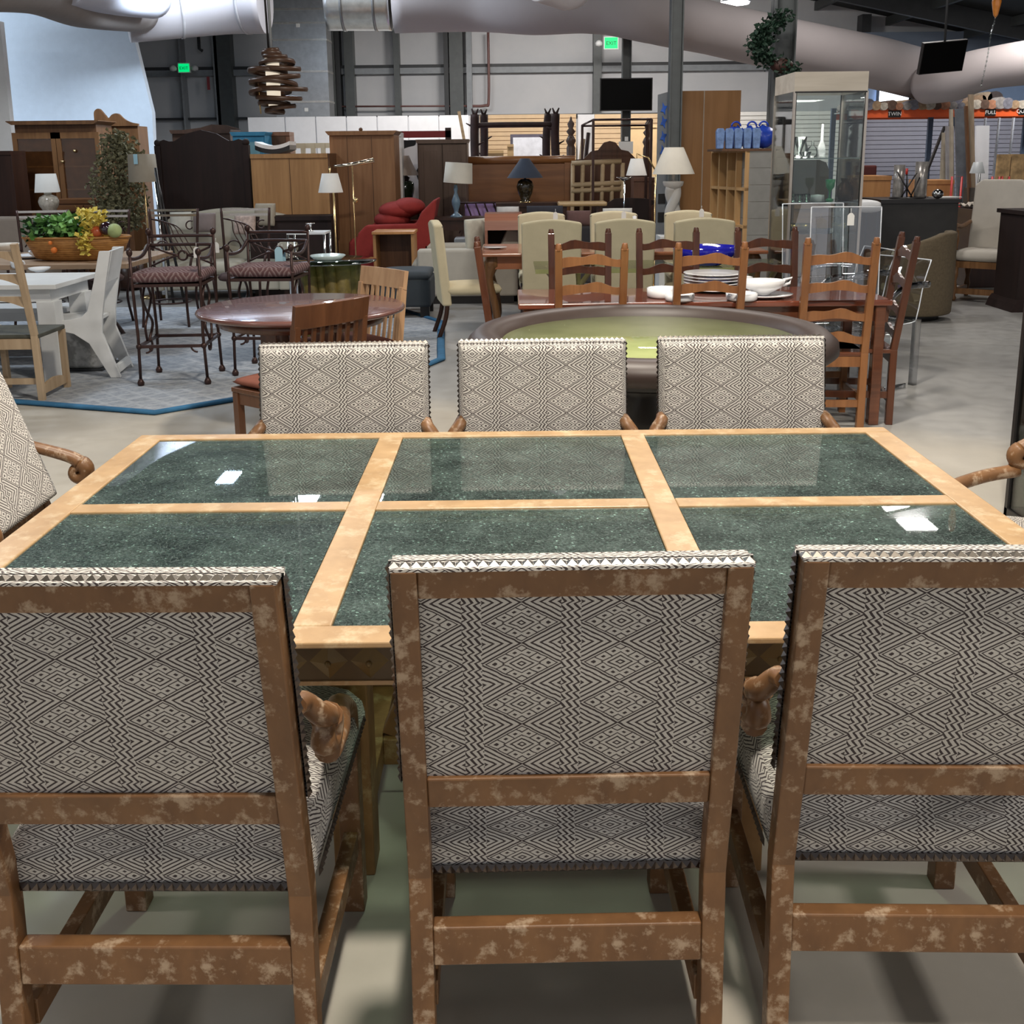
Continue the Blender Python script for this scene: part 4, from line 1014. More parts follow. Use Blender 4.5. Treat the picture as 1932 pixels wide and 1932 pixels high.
# ================================================================ BACKGROUND FURNITURE
def U2(u0, u1, v, Y): return X(u0, v, Y), X(u1, v, Y)
def case(name, label, cat, u0, u1, vt, Y, d, M, cornice=.0, panels=0, knobs=0, group=None, foot=.08, dark=None):
    """free-standing cupboard: body, cornice, plinth, doors; front at depth Y"""
    x0, x1 = U2(u0, u1, vt, Y); zt = Z((u0+u1)/2, vt, Y); cx = (x0+x1)/2; w = (x1-x0)/2
    t = thing(name, label, cat, (cx, Y, 0), 0, group)
    MB().bb(-w+cornice, w-cornice, 0, d, foot, zt-.05).out('carcass', M, t, bevel=.004)
    mb = MB(); mb.prism([(-w+cornice, zt-.05), (w-cornice, zt-.05), (w, zt-.01), (w, zt), (-w, zt), (-w, zt-.01)], 'y', -.02-cornice, d); mb.out('cornice' if cornice else 'top', M, t)
    MB().bb(-w+cornice+.02, w-cornice-.02, .02, d-.02, 0, foot).out('plinth', dark or DKW, t)
    if panels:
        pw = (2*w-2*cornice-.02)/panels
        for k in range(panels):
            a = -w+cornice+.01+k*pw; dr = MB().bb(a+.006, a+pw-.006, -.022, 0, foot+.02, zt-.07).out('door', M, t, bevel=.003)
            MB().bb(a+.07, a+pw-.07, -.028, -.02, foot+.1, zt-.15).out('door_panel', M, dr, bevel=.003)
            if knobs: MB().ball((a+(pw-.04 if k % 2 == 0 else .04), -.035, zt*.5), .018, 8, 6).out('knob', BRASS, dr)
    return t, w, zt

def shade(t, z0, h, r0, r1, M, sx=1, name='lamp_shade', n=32):
    return MB().lathe([(r0, z0), (r1, z0+h), (r1-.006, z0+h), (r0-.006, z0)], n=n, closed=False).out(name, M, t)
SHW = plain('white_shade', (.78, .76, .72), .8, .03); SHT = plain('tan_shade', (.36, .31, .24), .85, .05); SHP = plain('pleated_shade', (.46, .38, .33), .85, .08)
SHB = plain('blue_black_shade', (.035, .045, .07), .8, .1); SHL = plain('linen_shade', (.62, .58, .50), .85, .04)

# ---- left side
t, w, zt = case('display_cabinet', 'tall brown wooden cabinet with two glass doors against the blue-white wall', 'cabinet', 16, 190, 228, 14.0, .55, wood('chestnut', (.095, .04, .016), (.17, .078, .03), .4, 2, 5.), .07)
CHEST = MC['chestnut']; GLD = glass('cabinet_glass', (1, .94, .85), refl=.0, tint=.95)
for s in (-1, 1):
    c = s*w*.42
    dr = MB().bb(c-.32, c-.26, -.03, 0, .85, zt-.15).bb(c+.26, c+.32, -.03, 0, .85, zt-.15).bb(c-.26, c+.26, -.03, 0, zt-.23, zt-.15).bb(c-.26, c+.26, -.03, 0, .85, .93).out('door', wood('chestnut_light', (.15, .065, .024), (.24, .115, .045), .4, 2, 5.), t)
    MB().bb(c-.26, c+.26, -.018, -.012, .93, zt-.23).out('glass_pane', GLD, dr)
    MB().bb(c-.26, c+.26, -.008, -.002, .93, zt-.23).out('cabinet_interior', plain('warm_interior', (.13, .055, .02), .6, .3), dr)
    for z in (1.2, 1.5): MB().bb(c-.26, c+.26, -.011, -.003, z, z+.02).out('shelf', MC['chestnut_light'], dr)
    MB().bb(c-.32, c+.32, -.03, 0, .12, .80).out('lower_door', MC['chestnut_light'], t, bevel=.004)
for u, v in ((143, 285), (120, 305)): x = X(u, v, 14)-(X(16, 228, 14)+X(190, 228, 14))/2; MB().ball((x, -.04, Z(u, v, 14)), .022, 8, 6).out('knob', BRASS, t)
# carved-crest cabinet behind it
x0, x1 = U2(188, 260, 245, 15.0); zt = Z(220, 238, 15.0)
t = thing('crested_cabinet', 'reddish cabinet with carved crest partly hidden behind the dried tree', 'cabinet', ((x0+x1)/2, 15.0, 0)); w = (x1-x0)/2
MB().bb(-w, w, 0, .4, 0, zt).out('carcass', CHEST, t)
MB().prism([(-w-.05, zt), (w+.02, zt)]+[(p.x, p.z) for p in curve([(w+.02, 0, zt+.03), (w-.08, 0, zt+.05), (w*.35, 0, zt+.10), (.02, 0, zt+.17), (-.06, 0, zt+.16), (-.12, 0, zt+.11), (-w+.10, 0, zt+.16), (-w+.03, 0, zt+.24), (-w-.04, 0, zt+.20), (-w-.05, 0, zt+.08)], 5)], 'y', -.04, .02).out('crest', CHEST, t)
t, w, zt = case('dark_cabinet', 'black brown cabinet cut by the left frame edge', 'cabinet', -60, 20, 285, 13.2, .4, DKW)
case('wood_chest', 'low warm brown chest below the glass door cabinet', 'chest', 95, 220, 376, 13.0, .5, wood('russet', (.13, .05, .018), (.2, .085, .03), .4, 0, 5.), 0, 2)
# far left taupe sofa
TAUPE = plain('taupe_cloth', (.26, .21, .17), .9, .06)
def sofa(label, x0, x1, Y, h, M, arm=.16, d=.85, rz=0, name='sofa', seats=2, roll=True, sh=.43, group=None, camel=0.):
    w = (x1-x0)/2; t = thing(name, label, 'sofa' if seats > 1 else 'armchair', ((x0+x1)/2, Y, 0), rz, group)
    top = [(-w+arm*.4+(2*w-arm*.8)*i/16, h-.03+camel*math.sin(PI*i/16)) for i in range(17)]
    mb = MB().prism([(-w+arm*.4, .12), (w-arm*.4, .12)]+top[::-1], 'y', d-.24, d-.02)
    mb.out('backrest', M, t, bevel=.04, seg=3)
    MB().bb(-w+arm, w-arm, .06, d-.2, .12, .30).out('seat_base', M, t, bevel=.02)
    for k in range(seats):
        a = -w+arm+(2*w-2*arm)*k/seats; b = a+(2*w-2*arm)/seats
        MB().cushion(a+.004, b-.004, 0, d-.22, .29, sh+.02, puff=.02).out('seat_cushion', M, t)
    for s in (-1, 1):
        mb = MB().bb(s*(w-arm), s*w, .04, d-.05, .12, .56)
        if roll: mb.tube([(s*(w-arm*.45), .02, .58), (s*(w-arm*.45), d-.1, .60)], arm*.6, 16)
        mb.out('armrest', M, t, bevel=.015)
        MB().bb(s*(w-.08)-.03, s*(w-.08)+.03, .08, .14, 0, .12).out('leg', DKW, t)
    return t
sofa('taupe sofa cut by the left frame edge behind the plank table', -6.9, X(62, 420, 11.5), 11.5, .98, TAUPE, seats=2)
x0, x1 = U2(268, 528, 420, 11.6)
ps = sofa('long pale camelback sofa behind the iron chairs', x0, x1+.1, 11.6, .93, plain('sage_cloth', (.50, .47, .39), .9, .05), camel=.12, seats=3)
def pillow(label, u, v, Y, w, h, M, rx=.2, rz=0, group='throw pillows'):
    x, z = at(u, v, Y); o = MB().cushion(-w/2, w/2, -h/2, h/2, -.06, .06, puff=.045).tf(Euler((PI/2-rx, 0, rz)).to_matrix().to_4x4()).out('throw_pillow', M); o.location = (x, Y, z)
    return prop(o, label, 'pillow', group)
pillow('mauve pillow on the pale sofa seen between the iron chair backs', 386, 420, 11.95, .26, .22, plain('mauve', (.25, .20, .19), .9)); pillow('white pillow at the left of the pale sofa', 342, 418, 11.95, .24, .22, plain('white_cloth', (.62, .60, .53), .9), rz=.3)
pillow('floral pillow on the pale sofa behind the right iron chair', 462, 424, 11.92, .26, .22, plain('floral', (.5, .38, .33), .9, .35, s=22), rz=-.2); pillow('tan pillow at the right end of the pale sofa', 500, 405, 11.98, .26, .26, plain('tan_cloth', (.36, .31, .24), .9), rz=-.3)
# table lamp with jar base
def lamp_on(label, u, vb, Y, group=None): x, z = at(u, vb, Y); return thing('table_lamp', label, 'lamp', (x, Y, z), 0, group)
t, w, zt0 = case('end_table', 'dark end table carrying the white shaded jar lamp', 'table', 68, 122, 402, 12.2, .45, DKW)
t = lamp_on('table lamp with square white shade and glazed jar base', 94, 401, 12.4); t.location.z = zt0
S = 12.4/1935
MB().lathe([(.06, 0), (.075, .015), (.08, .03), (.11, .08), (.118, .13), (.10, .18), (.06, .20), (.05, .205), (.001, .205)], n=28).out('jar_base', plain('crackle_glaze', (.48, .43, .36), .12, .25, coat=.8, s=30), t)
MB().lathe([(.04, .20), (.045, .25), (.02, .26), (.001, .26)], n=16).out('lamp_neck', SHL, t)
o = shade(t, .235, .215, .175, .138, SHW, n=4); o.rotation_euler = (0, 0, PI/4+.25)
# dried tree + tan drum floor lamp
tx = X(232, 400, 12.8); t = thing('dried_tree', 'dusty olive artificial tree standing before the glass door cabinet', 'tree', (tx, 12.8, 0))
MB().tube(curve([(.02, 0, .3), (-.03, .0, .9), (.04, .02, 1.3), (0, 0, 1.7)]), .03, 8).out('trunk', WALN, t)
MB().lathe([(.12, 0), (.17, .05), (.19, .32), (.17, .32), (.001, .28)], n=24).out('pot', DKW, t)
DRY = plain('dry_leaf', (.20, .185, .10), .7, .5, s=40)
rnd = random.Random(5); mb = MB()
for _ in range(2600):
    z = rnd.uniform(.75, 1.88); r = .36*math.sin(PI*min(1, max(.05, (z-.6)/1.35)))**.6*rnd.uniform(.2, 1.05); a = rnd.uniform(0, 2*PI)
    c = Vector((r*math.cos(a)-.06*(1.5-z)+.03*math.sin(9*z), r*math.sin(a)*.8, z+.05*math.sin(5*a))); s = rnd.uniform(.03, .07); R = Euler((rnd.uniform(-1.5, 1.5), rnd.uniform(-1.5, 1.5), rnd.uniform(0, 6.28))).to_matrix()
    mb.quad(*[c+R @ Vector(q)*s for q in ((0, 0, 0), (.4, .5, .15), (0, 1.1, 0), (-.4, .5, .15))])
mb.out('foliage', DRY, t, fix=False)
t = thing('floor_lamp', 'floor lamp with tan drum shade before the dried tree', 'lamp', (X(271, 340, 12.0), 12.0, 0)); zb = Z(271, 343, 12.0)
shade(t, zb, .31, .165, .150, SHT); MB().tube([(0, 0, .02), (0, 0, zb+.28)], .012, 10).out('pole', BRASS, t); MB().lathe([(.15, 0), (.15, .02), (.02, .04), (.001, .04)], n=24).out('base', BRASS, t)
MB().bb(-.035, .01, -.17, -.166, zb+.20, zb+.31).out('paper_tag', TAGB, t)
# golf bags / dark bundle by the tree
t = thing('easel', 'black and chrome folding easel leaning beside the dark headboard', 'easel', (X(303, 350, 11.4), 11.4, 0))
for a, b in (((-.03, 0, 0), (-.05, 0, 1.35)), ((.02, .05, 0), (-.04, 0, 1.5)), ((.13, .1, 0), (-.05, .02, 1.45))): MB().tube([a, b], .016, 8).out('leg', CHROME if b[2] < 1.4 else DKF, t)
# dark headboard
Y = 12.6; x0, x1 = U2(299, 465, 300, Y); cx = (x0+x1)/2; w = (x1-x0)/2; zt = Z(380, 245, Y)
t = thing('arched_headboard', 'big near-black headboard with scrolled top', 'headboard', (cx, Y, 0))
top = [(-w, zt-.17), (-w+.02, zt-.13), (-w+.08, zt-.11), (-w+.14, zt-.13), (-w+.20, zt-.13), (-w+.27, zt-.09), (-w*.35, zt-.045), (0, zt), (w*.35, zt-.045), (w-.27, zt-.09), (w-.20, zt-.13), (w-.14, zt-.13), (w-.08, zt-.11), (w-.02, zt-.13), (w, zt-.17)]
BLKW = wood('blackened_mahogany', (.012, .005, .004), (.022, .009, .007), .75, 2, 5.)
MB().prism([(-w, .2), (w, .2)]+top[::-1], 'y', 0, .05).out('panel', BLKW, t)
for s in (-1, 1): MB().bb(s*w-.035, s*w+.035, -.02, .07, 0, zt-.18).out('post', BLKW, t); MB().ball((s*w, .02, zt-.15), .045, 10, 8).out('finial', BLKW, t)
t, w, zt = case('dark_armoire', 'dark brown armoire with crest rising behind the scrolled headboard', 'armoire', 321, 436, 245, 14.5, .5, wood('dark_oak', (.045, .022, .014), (.08, .04, .025), .45, 2, 5.), .02)
MB().prism([(-.25, zt), (.55, zt), (.35, zt+.06), (.15, zt+.07), (.0, zt+.03)], 'y', 0, .03).out('crest', MC['dark_oak'], t)
# blue armoire
BLUEP = plain('teal_blue_paint', (.05, .27, .46), .5, .18)
t, w, zt = case('blue_armoire', 'bright blue painted armoire behind the scrolled headboard', 'armoire', 435, 502, 249, 14.0, .6, BLUEP, .02, 1, 1)
MB().bb(-w+.14, w-.09, -.032, -.024, zt-.33, zt-.13).out('inset_panel', plain('pale_teal', (.20, .42, .50), .5), t)
t, w, zt = case('carved_chair_back', 'brown frame with panel beside the blue armoire', 'cabinet', 503, 546, 249, 14.4, .3, wood('rust_wood', (.22, .09, .045), (.32, .15, .08), .4, 2, 5.))
MB().bb(-.12, .10, -.012, 0, zt-.5, zt-.06).out('inset_panel', WALN, t)
# chaise / white curved piece on top
x0, x1 = U2(492, 556, 280, 13.2); t = thing('curved_bench', 'white and black curved bench resting on top of the amber cabinet', 'bench', ((x0+x1)/2, 13.1, Z(520, 290, 12.6)+.0)); w = (x1-x0)/2
P = [(-w+2*w*i/10, .10+.05*(2*i/10-1)**2) for i in range(11)]
MB().prism(P+[(x, z-.045) for x, z in P[::-1]], 'y', -.2, .2).out('seat', plain('white_seat', (.8, .8, .8), .5), t); MB().prism([(x, z-.045) for x, z in P]+[(x, z-.10) for x, z in P[::-1]], 'y', -.2, .2).out('frame', DKF, t)
# bunk-like frame
x0, x1 = U2(552, 628, 275, 15.0); zt = Z(590, 270, 15); t = thing('slatted_bed_frame', 'cream slatted bed end standing behind the amber cabinets', 'bed frame', ((x0+x1)/2, 15.0, 0)); w = (x1-x0)/2
CRM = plain('cream_wood', (.60, .50, .34), .5, .06)
MB().bb(-w, w, 0, .06, zt-.07, zt).out('top_rail', CRM, t); MB().bb(-w, w, 0, .05, zt-.42, zt-.36).out('lower_rail', CRM, t); MB().bb(-w, w, .02, .05, .3, zt-.42).out('board', DKW, t)
for k in range(5): x = -w+2*w*k/4; MB().bb(x-.03, x+.03, -.01, .05, 0 if k in (0, 4) else .3, zt).out('post' if k in (0, 4) else 'slat', CRM, t)
# amber cabinets seen from their backs
t, w, zt = case('amber_cabinet', 'wide amber wood cabinet of lower height left of the tall armoire', 'cabinet', 472, 618, 290, 12.4, .55, PINE, .0, foot=.55)
MB().bb(-.003, .003, -.004, 0, .6, zt-.05).out('board_joint', WALN, t); MB().bb(.46, .475, -.001, .55, .6, zt).out('side_board', WALN, t)
t, w, zt = case('tall_armoire', 'tall amber wood armoire with cornice behind the brass floor lamps', 'armoire', 615, 748, 247, 12.9, .6, wood('amber_pine_warm', (.22, .10, .04), (.32, .16, .07), .45, 2, 5.), .035)
for x in (-.18, .12): MB().bb(x-.003, x+.003, -.004, 0, .1, zt-.07).out('board_joint', WALN, t)
MB().ball((-.02, .1, zt+.02), .025, 8, 6).out('finial', WALN, t)
# white pillar + cow print
Y = 14.6; x0, x1 = U2(750, 852, 300, Y); t = thing('cow_print_picture', 'cowhide pattern panel in a dark red frame behind the grey brown armoire', 'picture', ((x0+x1)/2, Y, 0)); w = (x1-x0)/2; zt = Z(800, 247, Y)
RF = plain('dark_red_frame', (.22, .012, .012), .4, .1)
for q in ((-w, -w+.08), (w-.08, w)): MB().bb(q[0], q[1], 0, .05, 0, zt+(.04 if q[0] > 0 else 0)).out('frame_post', RF if q[0] < 0 else DKW, t)
MB().bb(-w, w, 0, .05, zt-.09, zt).out('frame_top', RF, t)
m, nt, b = newmat('cowhide'); setp(b, .7); n = noise(nt, s=2.6, detail=1, dist=.2); nt.links.new(ramp(nt, n.outputs[0], [(.545, (.75, .72, .72)), (.555, (.01, .01, .01))]), b.inputs['Base Color'])
MB().bb(-w+.08, w-.08, .02, .04, .3, zt-.12).out('panel', m, t)
t, w, zt = case('white_post_box', 'narrow white upright board beside the cowhide panel', 'board', 748, 757, 250, 13.8, .3, WHITE)
t, w, zt = case('grey_brown_armoire', 'grey brown flat-fronted armoire behind the red armchair', 'armoire', 784, 884, 263, 13.6, .55, wood('grey_brown', (.10, .062, .042), (.15, .095, .068), .5, 2, 4.), .02, 2)
t, w, zt = case('low_dark_sideboard', 'dark sideboard under the amber cabinet beside the pale sofa', 'sideboard', 468, 625, 408, 11.95, .4, BLKW)
t = thing('chrome_table', 'small white table with chrome legs in front of the dark sideboard', 'table', (X(582, 440, 10.9), 10.9, 0)); zt = Z(582, 437, 10.9); MB().bb(-.20, .20, -.15, .2, zt-.02, zt).out('tabletop', WHITE, t)
for a in (-.19, .19):
    for b_ in (-.14, .19): MB().tube([(a, b_, 0), (a, b_, zt-.02)], .012, 6).out('leg', CHROME, t)
o = MB().lathe([(.03, 0), (.03, .01), (.012, .02), (.012, .08), (.05, .085), (.05, .09), (.001, .09)], n=12).out('small_faucet', CHROME); o.location = (X(586, 437, 10.9), 10.9, zt); prop(o, 'small chrome stand on the white chrome legged table', 'stand')

# brass swing-arm floor lamps
t = thing('floor_lamp', 'brass floor lamp with pleated white shade in front of the amber armoire', 'lamp', (X(632, 420, 11.2), 11.2, 0)); zb = Z(628, 363, 11.2)
shade(t, zb, .20, .132, .085, SHW).location = (-.03, 0, 0); MB().tube([(0, 0, .02), (0, 0, zb+.05)], .012, 8).out('pole', BRASS, t); MB().lathe([(.13, 0), (.13, .02), (.02, .04), (.001, .04)], n=24).out('base', BRASS, t); MB().tube([(-.03, 0, zb+.16), (-.03, 0, zb+.27)], .01, 6).out('finial', BRASS, t)
t = thing('floor_lamp', 'brass floor lamp with horizontal swing arm before the amber armoire', 'lamp', (X(669, 420, 11.5), 11.5, 0)); zb = Z(665, 310, 11.5)
MB().tube([(0, 0, .02), (0, 0, zb)], .007, 8).out('pole', BRASS, t); MB().lathe([(.12, 0), (.12, .02), (.02, .04), (.001, .04)], n=24).out('base', BRASS, t)
MB().tube([(-.20, 0, zb-.02), (0, 0, zb), (.24, 0, zb+.04)], [.012, .018, .026], 10).out('swing_arm', plain('polished_brass', (.95, .80, .60), .15, 0, metal=1.), t); MB().ball((.02, 0, Z(665, 378, 11.5)), .03, 10, 8).out('joint', BRASS, t)
# glass table with log base
x, y = X(618, 490, 8.6), 8.62; t = thing('log_table', 'round glass table on a mossy log base behind the round mahogany table', 'table', (x, y, 0))
MB().lathe([(.001, .735), (.40, .735), (.405, .742), (.40, .75), (.001, .75)], n=56).out('glass_top', glass('aqua_glass', (.55, .85, .8), refl=1.1, tint=.75), t)
LOG = plain('mossy_log', (.15, .11, .025), .6, .55, s=9); mb = MB()
for k in range(14):
    a = 2*PI*k/14; r = .19+.03*math.sin(k*2.3); mb.tube([(r*math.cos(a), r*math.sin(a), 0), (r*.9*math.cos(a+.1), r*.9*math.sin(a+.1), .4), (r*math.cos(a), r*math.sin(a), .734)], .06+.012*math.sin(k*1.7), 8)
mb.out('log_base', LOG, t)
o = MB().lathe([(.001, 0), (.11, 0), (.15, .035), (.145, .04), (.10, .01), (.001, .008)], n=28).out('glass_dish', plain('frosted_glass', (.50, .60, .58), .2, .05, coat=.6)); o.location = (x-.0, y, .751); prop(o, 'clear shallow dish on the round glass log table', 'dish')

# red armchair, side on
t = thing('red_armchair', 'red upholstered armchair with curled back facing left', 'armchair', (X(742, 450, 12.0), 12.0, 0)); S = 13.2/1935
RED = plain('red_chenille', (.27, .036, .032), .9, .12, spec=.2)
def R(u, v): x, z = at(u, v, 12.0); return (x-t.location.x, z)
side = [R(668, 520), R(668, 470), R(676, 440), R(690, 425), R(785, 422), R(795, 400), R(815, 380), R(823, 376), R(822, 395), R(812, 450), R(806, 520)]
for k in (0, 1): MB().prism(side if k == 0 else [(p[0]+.02, p[1]) for p in side[:5]]+[R(790, 520)], 'y', -.02+k*.72, .12+k*.72).out('side_panel', RED, t, bevel=.04, seg=3)
MB().prism([R(655, 460), R(660, 452), R(685, 448), R(790, 455), R(790, 520), R(655, 520)], 'y', .10, .72).out('seat_cushion', RED, t, bevel=.04, seg=3)
MB().prism([R(790, 470), R(786, 430), R(800, 398), R(817, 378), R(823, 377), R(818, 400), R(806, 470)], 'y', .0, .82).out('backrest', RED, t, bevel=.02)
MB().bb(-.5, .45, .02, .8, .0, .12).out('plinth', DKW, t)
for u, v, w_, nm in ((745, 400, .24, 'back_pillow'), (765, 393, .2, 'back_pillow'), (733, 418, .22, 'back_pillow')):
    a, z = R(u, v); MB().ball((a, .4, z), (w_, .28, .11), 16, 10).out(nm, RED, t)
# green jar lamp behind it
t, w, zt0 = case('corner_stand', 'dark stand behind the red armchair carrying the green jar lamp', 'stand', 735, 790, 384, 14.0, .4, DKW)
t = lamp_on('table lamp with pleated bell shade and dark green jar base', 765, 384, 14.1); t.location.z = zt0
MB().lathe([(.08, 0), (.09, .02), (.115, .12), (.13, .20), (.12, .27), (.08, .30), (.001, .30)], n=28).out('jar_base', plain('green_glaze', (.022, .038, .022), .12, .3, coat=.8), t)
MB().lathe([(.05, .29), (.07, .34), (.03, .37), (.001, .37)], n=16).out('lamp_neck', plain('dark_cap', (.03, .012, .01), .4), t)
MB().lathe([(.200, .37), (.15, .45), (.10, .55), (.07, .63), (.064, .63), (.09, .55), (.14, .45), (.19, .37)], n=32, closed=False).out('lamp_shade', SHP, t); MB().bb(-.045, .0, -.13, -.125, .52, .63).out('paper_tag', TAGP, t)
# small wooden side table
x0, x1 = U2(703, 780, 437, 11.4); zt = Z(741, 437, 11.4); t = thing('side_table', 'open fronted amber side table beside the red armchair', 'table', ((x0+x1)/2, 11.4, 0)); w = (x1-x0)/2
MB().bb(-w-.01, w+.01, -.02, .42, zt-.03, zt).out('tabletop', PINE2, t, bevel=.004)
for s in (-1, 1): MB().bb(s*w, s*(w-.03), 0, .4, 0, zt-.03).out('side_panel', PINE, t)
MB().bb(-w+.03, w-.03, .37, .40, .25, zt-.03).out('back_panel', WALN, t); MB().bb(-w+.03, w-.03, 0, .38, .28, .30).out('shelf', PINE, t)
dr = MB().bb(-w+.03, w-.03, .0, .02, .06, .28).out('drawer', PINE, t); MB().ball((0, -.015, .17), .015, 8, 6).out('knob', DKW, dr)
# grey ottoman, white sofa, dark console + blue lamp
x0, x1 = U2(737, 812, 560, 10.1); t = thing('ottoman', 'dark slate grey upholstered ottoman bench on the rug corner', 'ottoman', ((x0+x1)/2, 10.15, 0)); w = (x1-x0)/2
SL = plain('slate_cloth', (.045, .055, .065), .9, .1)
MB().bb(-w-.12, w, 0, .62, .12, .40).out('body', SL, t, bevel=.02); MB().cushion(-w-.12, w, -.01, .62, .38, .48, puff=.015).out('top_cushion', SL, t)
for a in (-w-.06, w-.07):
    for b_ in (.06, .56): MB().bb(a-.04, a+.05, b_-.04, b_+.04, 0, .12).out('leg', DKF, t)
x0, x1 = U2(785, 935, 530, 11.2)
OAT = plain('oatmeal_cloth', (.50, .47, .41), .9, .05)
t = thing('white_armchair', 'wide oatmeal armchair seen from the side behind the side-on dining chair', 'armchair', (x0, 11.2, 0)); W_ = x1-x0
MB().bb(.02, W_+.25, .0, .16, .08, .60).out('armrest', OAT, t, bevel=.03, seg=3); MB().bb(.02, W_+.25, .78, .94, .08, .60).out('armrest', OAT, t, bevel=.03)
MB().bb(-.0, W_+.1, .16, .78, .08, .32).out('seat_base', OAT, t, bevel=.02); MB().cushion(-.06, W_, .16, .78, .32, .50, puff=.02).out('seat_cushion', OAT, t); MB().bb(-.02, W_+.2, .02, .92, 0, .08).out('plinth', DKF, t)
MB().prism([(W_-.1, .3), (W_+.25, .3), (W_+.28, .80), (W_+.14, .82)], 'y', .04, .9).out('backrest', OAT, t, bevel=.03)
pillow('pale pillow leaning on the back of the oatmeal armchair', 903, 452, 11.45, .42, .46, plain('pale_cloth', (.52, .50, .42), .9), rx=.1, rz=.9)
x0, x1 = U2(800, 915, 410, 12.2); zt = Z(858, 411, 12.2); t = thing('console_table', 'dark wooden console table carrying the blue lamp', 'table', ((x0+x1)/2, 12.2, 0)); w = (x1-x0)/2
MB().bb(-w, w, 0, .4, zt-.03, zt).out('tabletop', DKW, t); MB().bb(-w+.05, w-.05, .03, .37, zt-.15, zt-.03).out('apron', DKW, t)
for a in (-w+.06, w-.06):
    for b_ in (.05, .35): MB().bb(a-.03, a+.03, b_-.03, b_+.03, 0, zt-.15).out('leg', DKW, t)
t = lamp_on('table lamp with tilted white drum shade and blue grey baluster base', 861, 411, 12.35); t.location.z = zt
MB().lathe([(.075, 0), (.075, .012), (.05, .03), (.022, .055), (.03, .09), (.05, .15), (.052, .19), (.03, .25), (.018, .29), (.026, .33), (.018, .38), (.001, .38)], n=28).out('lamp_base', plain('blue_grey_glaze', (.13, .20, .27), .25, .15, coat=.4), t)
MB().tube([(0, 0, .37), (0, 0, .44)], .01, 6).out('lamp_neck', BRASS, t); o = shade(t, .40, .235, .172, .158, SHL); o.rotation_euler = (0, math.radians(4), 0)
# big sleigh-like wooden headboard, black lamp, bench
Y = 13.9; x0, x1 = U2(868, 1082, 340, Y); zt = Z(980, 295, Y); t = thing('sideboard_back', 'broad reddish brown panel-backed sideboard behind the black lamp', 'sideboard', ((x0+x1)/2, Y, 0)); w = (x1-x0)/2
SLG = wood('tawny_veneer', (.17, .065, .02), (.25, .105, .035), .35, 0, 4., coat=.2)
MB().bb(-w, w, 0, .5, .85, zt-.09).out('body', SLG, t, bevel=.004); MB().tube([(-w-.02, .02, zt-.05), (w+.02, .02, zt-.05)], .055, 14).out('rolled_top', SLG, t)
for s in (-1, 1): MB().bb(s*(w-.12), s*(w+.01), -.02, .52, 0, zt-.07).out('post', SLG, t)
PUR = plain('lilac_cloth', (.55, .36, .68), .7, .1)
t = thing('iron_bed_end', 'black iron scroll bed end before lilac bedding under the sideboard', 'bed', (X(925, 395, 13.3), 13.3, 0)); zt = Z(925, 384, 13.3)
MB().bb(-.33, .33, .06, .4, .55, zt).out('bedding', PUR, t, bevel=.02); MB().bb(-.47, .47, -.02, .5, .35, .56).out('mattress', WHITE, t, bevel=.02); MB().bb(-.45, .45, 0, .45, 0, .35).out('bed_base', DKW, t)
mb = MB()
for k in range(8): x = -.40+.115*k; mb.tube(curve([(x, 0, .62), (x+.05, 0, .78), (x-.02, 0, zt+.01)]), .010, 6)
mb.tube([(-.46, 0, zt+.012), (.46, 0, zt+.012)], .012, 6); mb.out('scroll_work', IRON, t)
t, w, zt0 = case('black_console', 'black console under the navy shaded lamp', 'table', 935, 1052, 383, 12.9, .35, DKW)
t = lamp_on('table lamp with navy empire shade and black gilt vase base', 991, 384, 13.0); t.location.z = zt0
MB().lathe([(.07, 0), (.075, .02), (.055, .04), (.09, .12), (.11, .20), (.09, .26), (.05, .29), (.001, .29)], n=28).out('vase_base', plain('black_gilt', (.03, .022, .01), .15, .6, coat=.8, s=24), t); MB().lathe([(.08, 0), (.08, .014), (.001, .014)], n=24).out('brass_foot', BRASS, t)
MB().tube([(0, 0, .28), (0, 0, .36)], .015, 8).out('lamp_neck', DKF, t); shade(t, .305, .235, .225, .055, SHB)
x0, x1 = U2(1053, 1146, 384, 12.6); t = thing('wooden_bench', 'light wooden topped bench behind the cream chairs', 'bench', ((x0+x1)/2, 12.6, 0)); zt = Z(1100, 381, 12.6); w = (x1-x0)/2
MB().bb(-w, w, 0, .3, zt-.055, zt).out('seat', wood('blond', (.42, .27, .12), (.55, .38, .2), .4, 0), t, bevel=.02)
for s in (-1, 1): MB().bb(s*(w-.08)-.03, s*(w-.08)+.03, .03, .27, 0, zt-.055).out('leg', DKW, t)
# sofa with dark pillows behind the cream chairs
x0, x1 = U2(955, 1225, 410, 11.9); sofa('charcoal sofa with assorted pillows behind the cream dining chairs', x0, x1, 11.9, .83, plain('charcoal', (.06, .055, .06), .9, .1), seats=3)
for k, (u, v, w_, h_, M, l) in enumerate(((958, 398, .26, .10, plain('grey_white', (.55, .53, .52), .9), 'pale grey pillow left of the navy shaded lamp foot'), (1028, 398, .42, .12, plain('ink', (.03, .03, .04), .9), 'ink coloured pillow on the charcoal sofa'),
        (1092, 412, .28, .18, plain('plum', (.13, .07, .065), .9), 'plum ribbed pillow between the cream chairs'), (1165, 401, .34, .10, plain('ivory', (.62, .6, .56), .9), 'ivory pillow at the right end of the charcoal sofa'))):
    pillow(l, u, v, 12.05-.02*k, w_, h_, M)
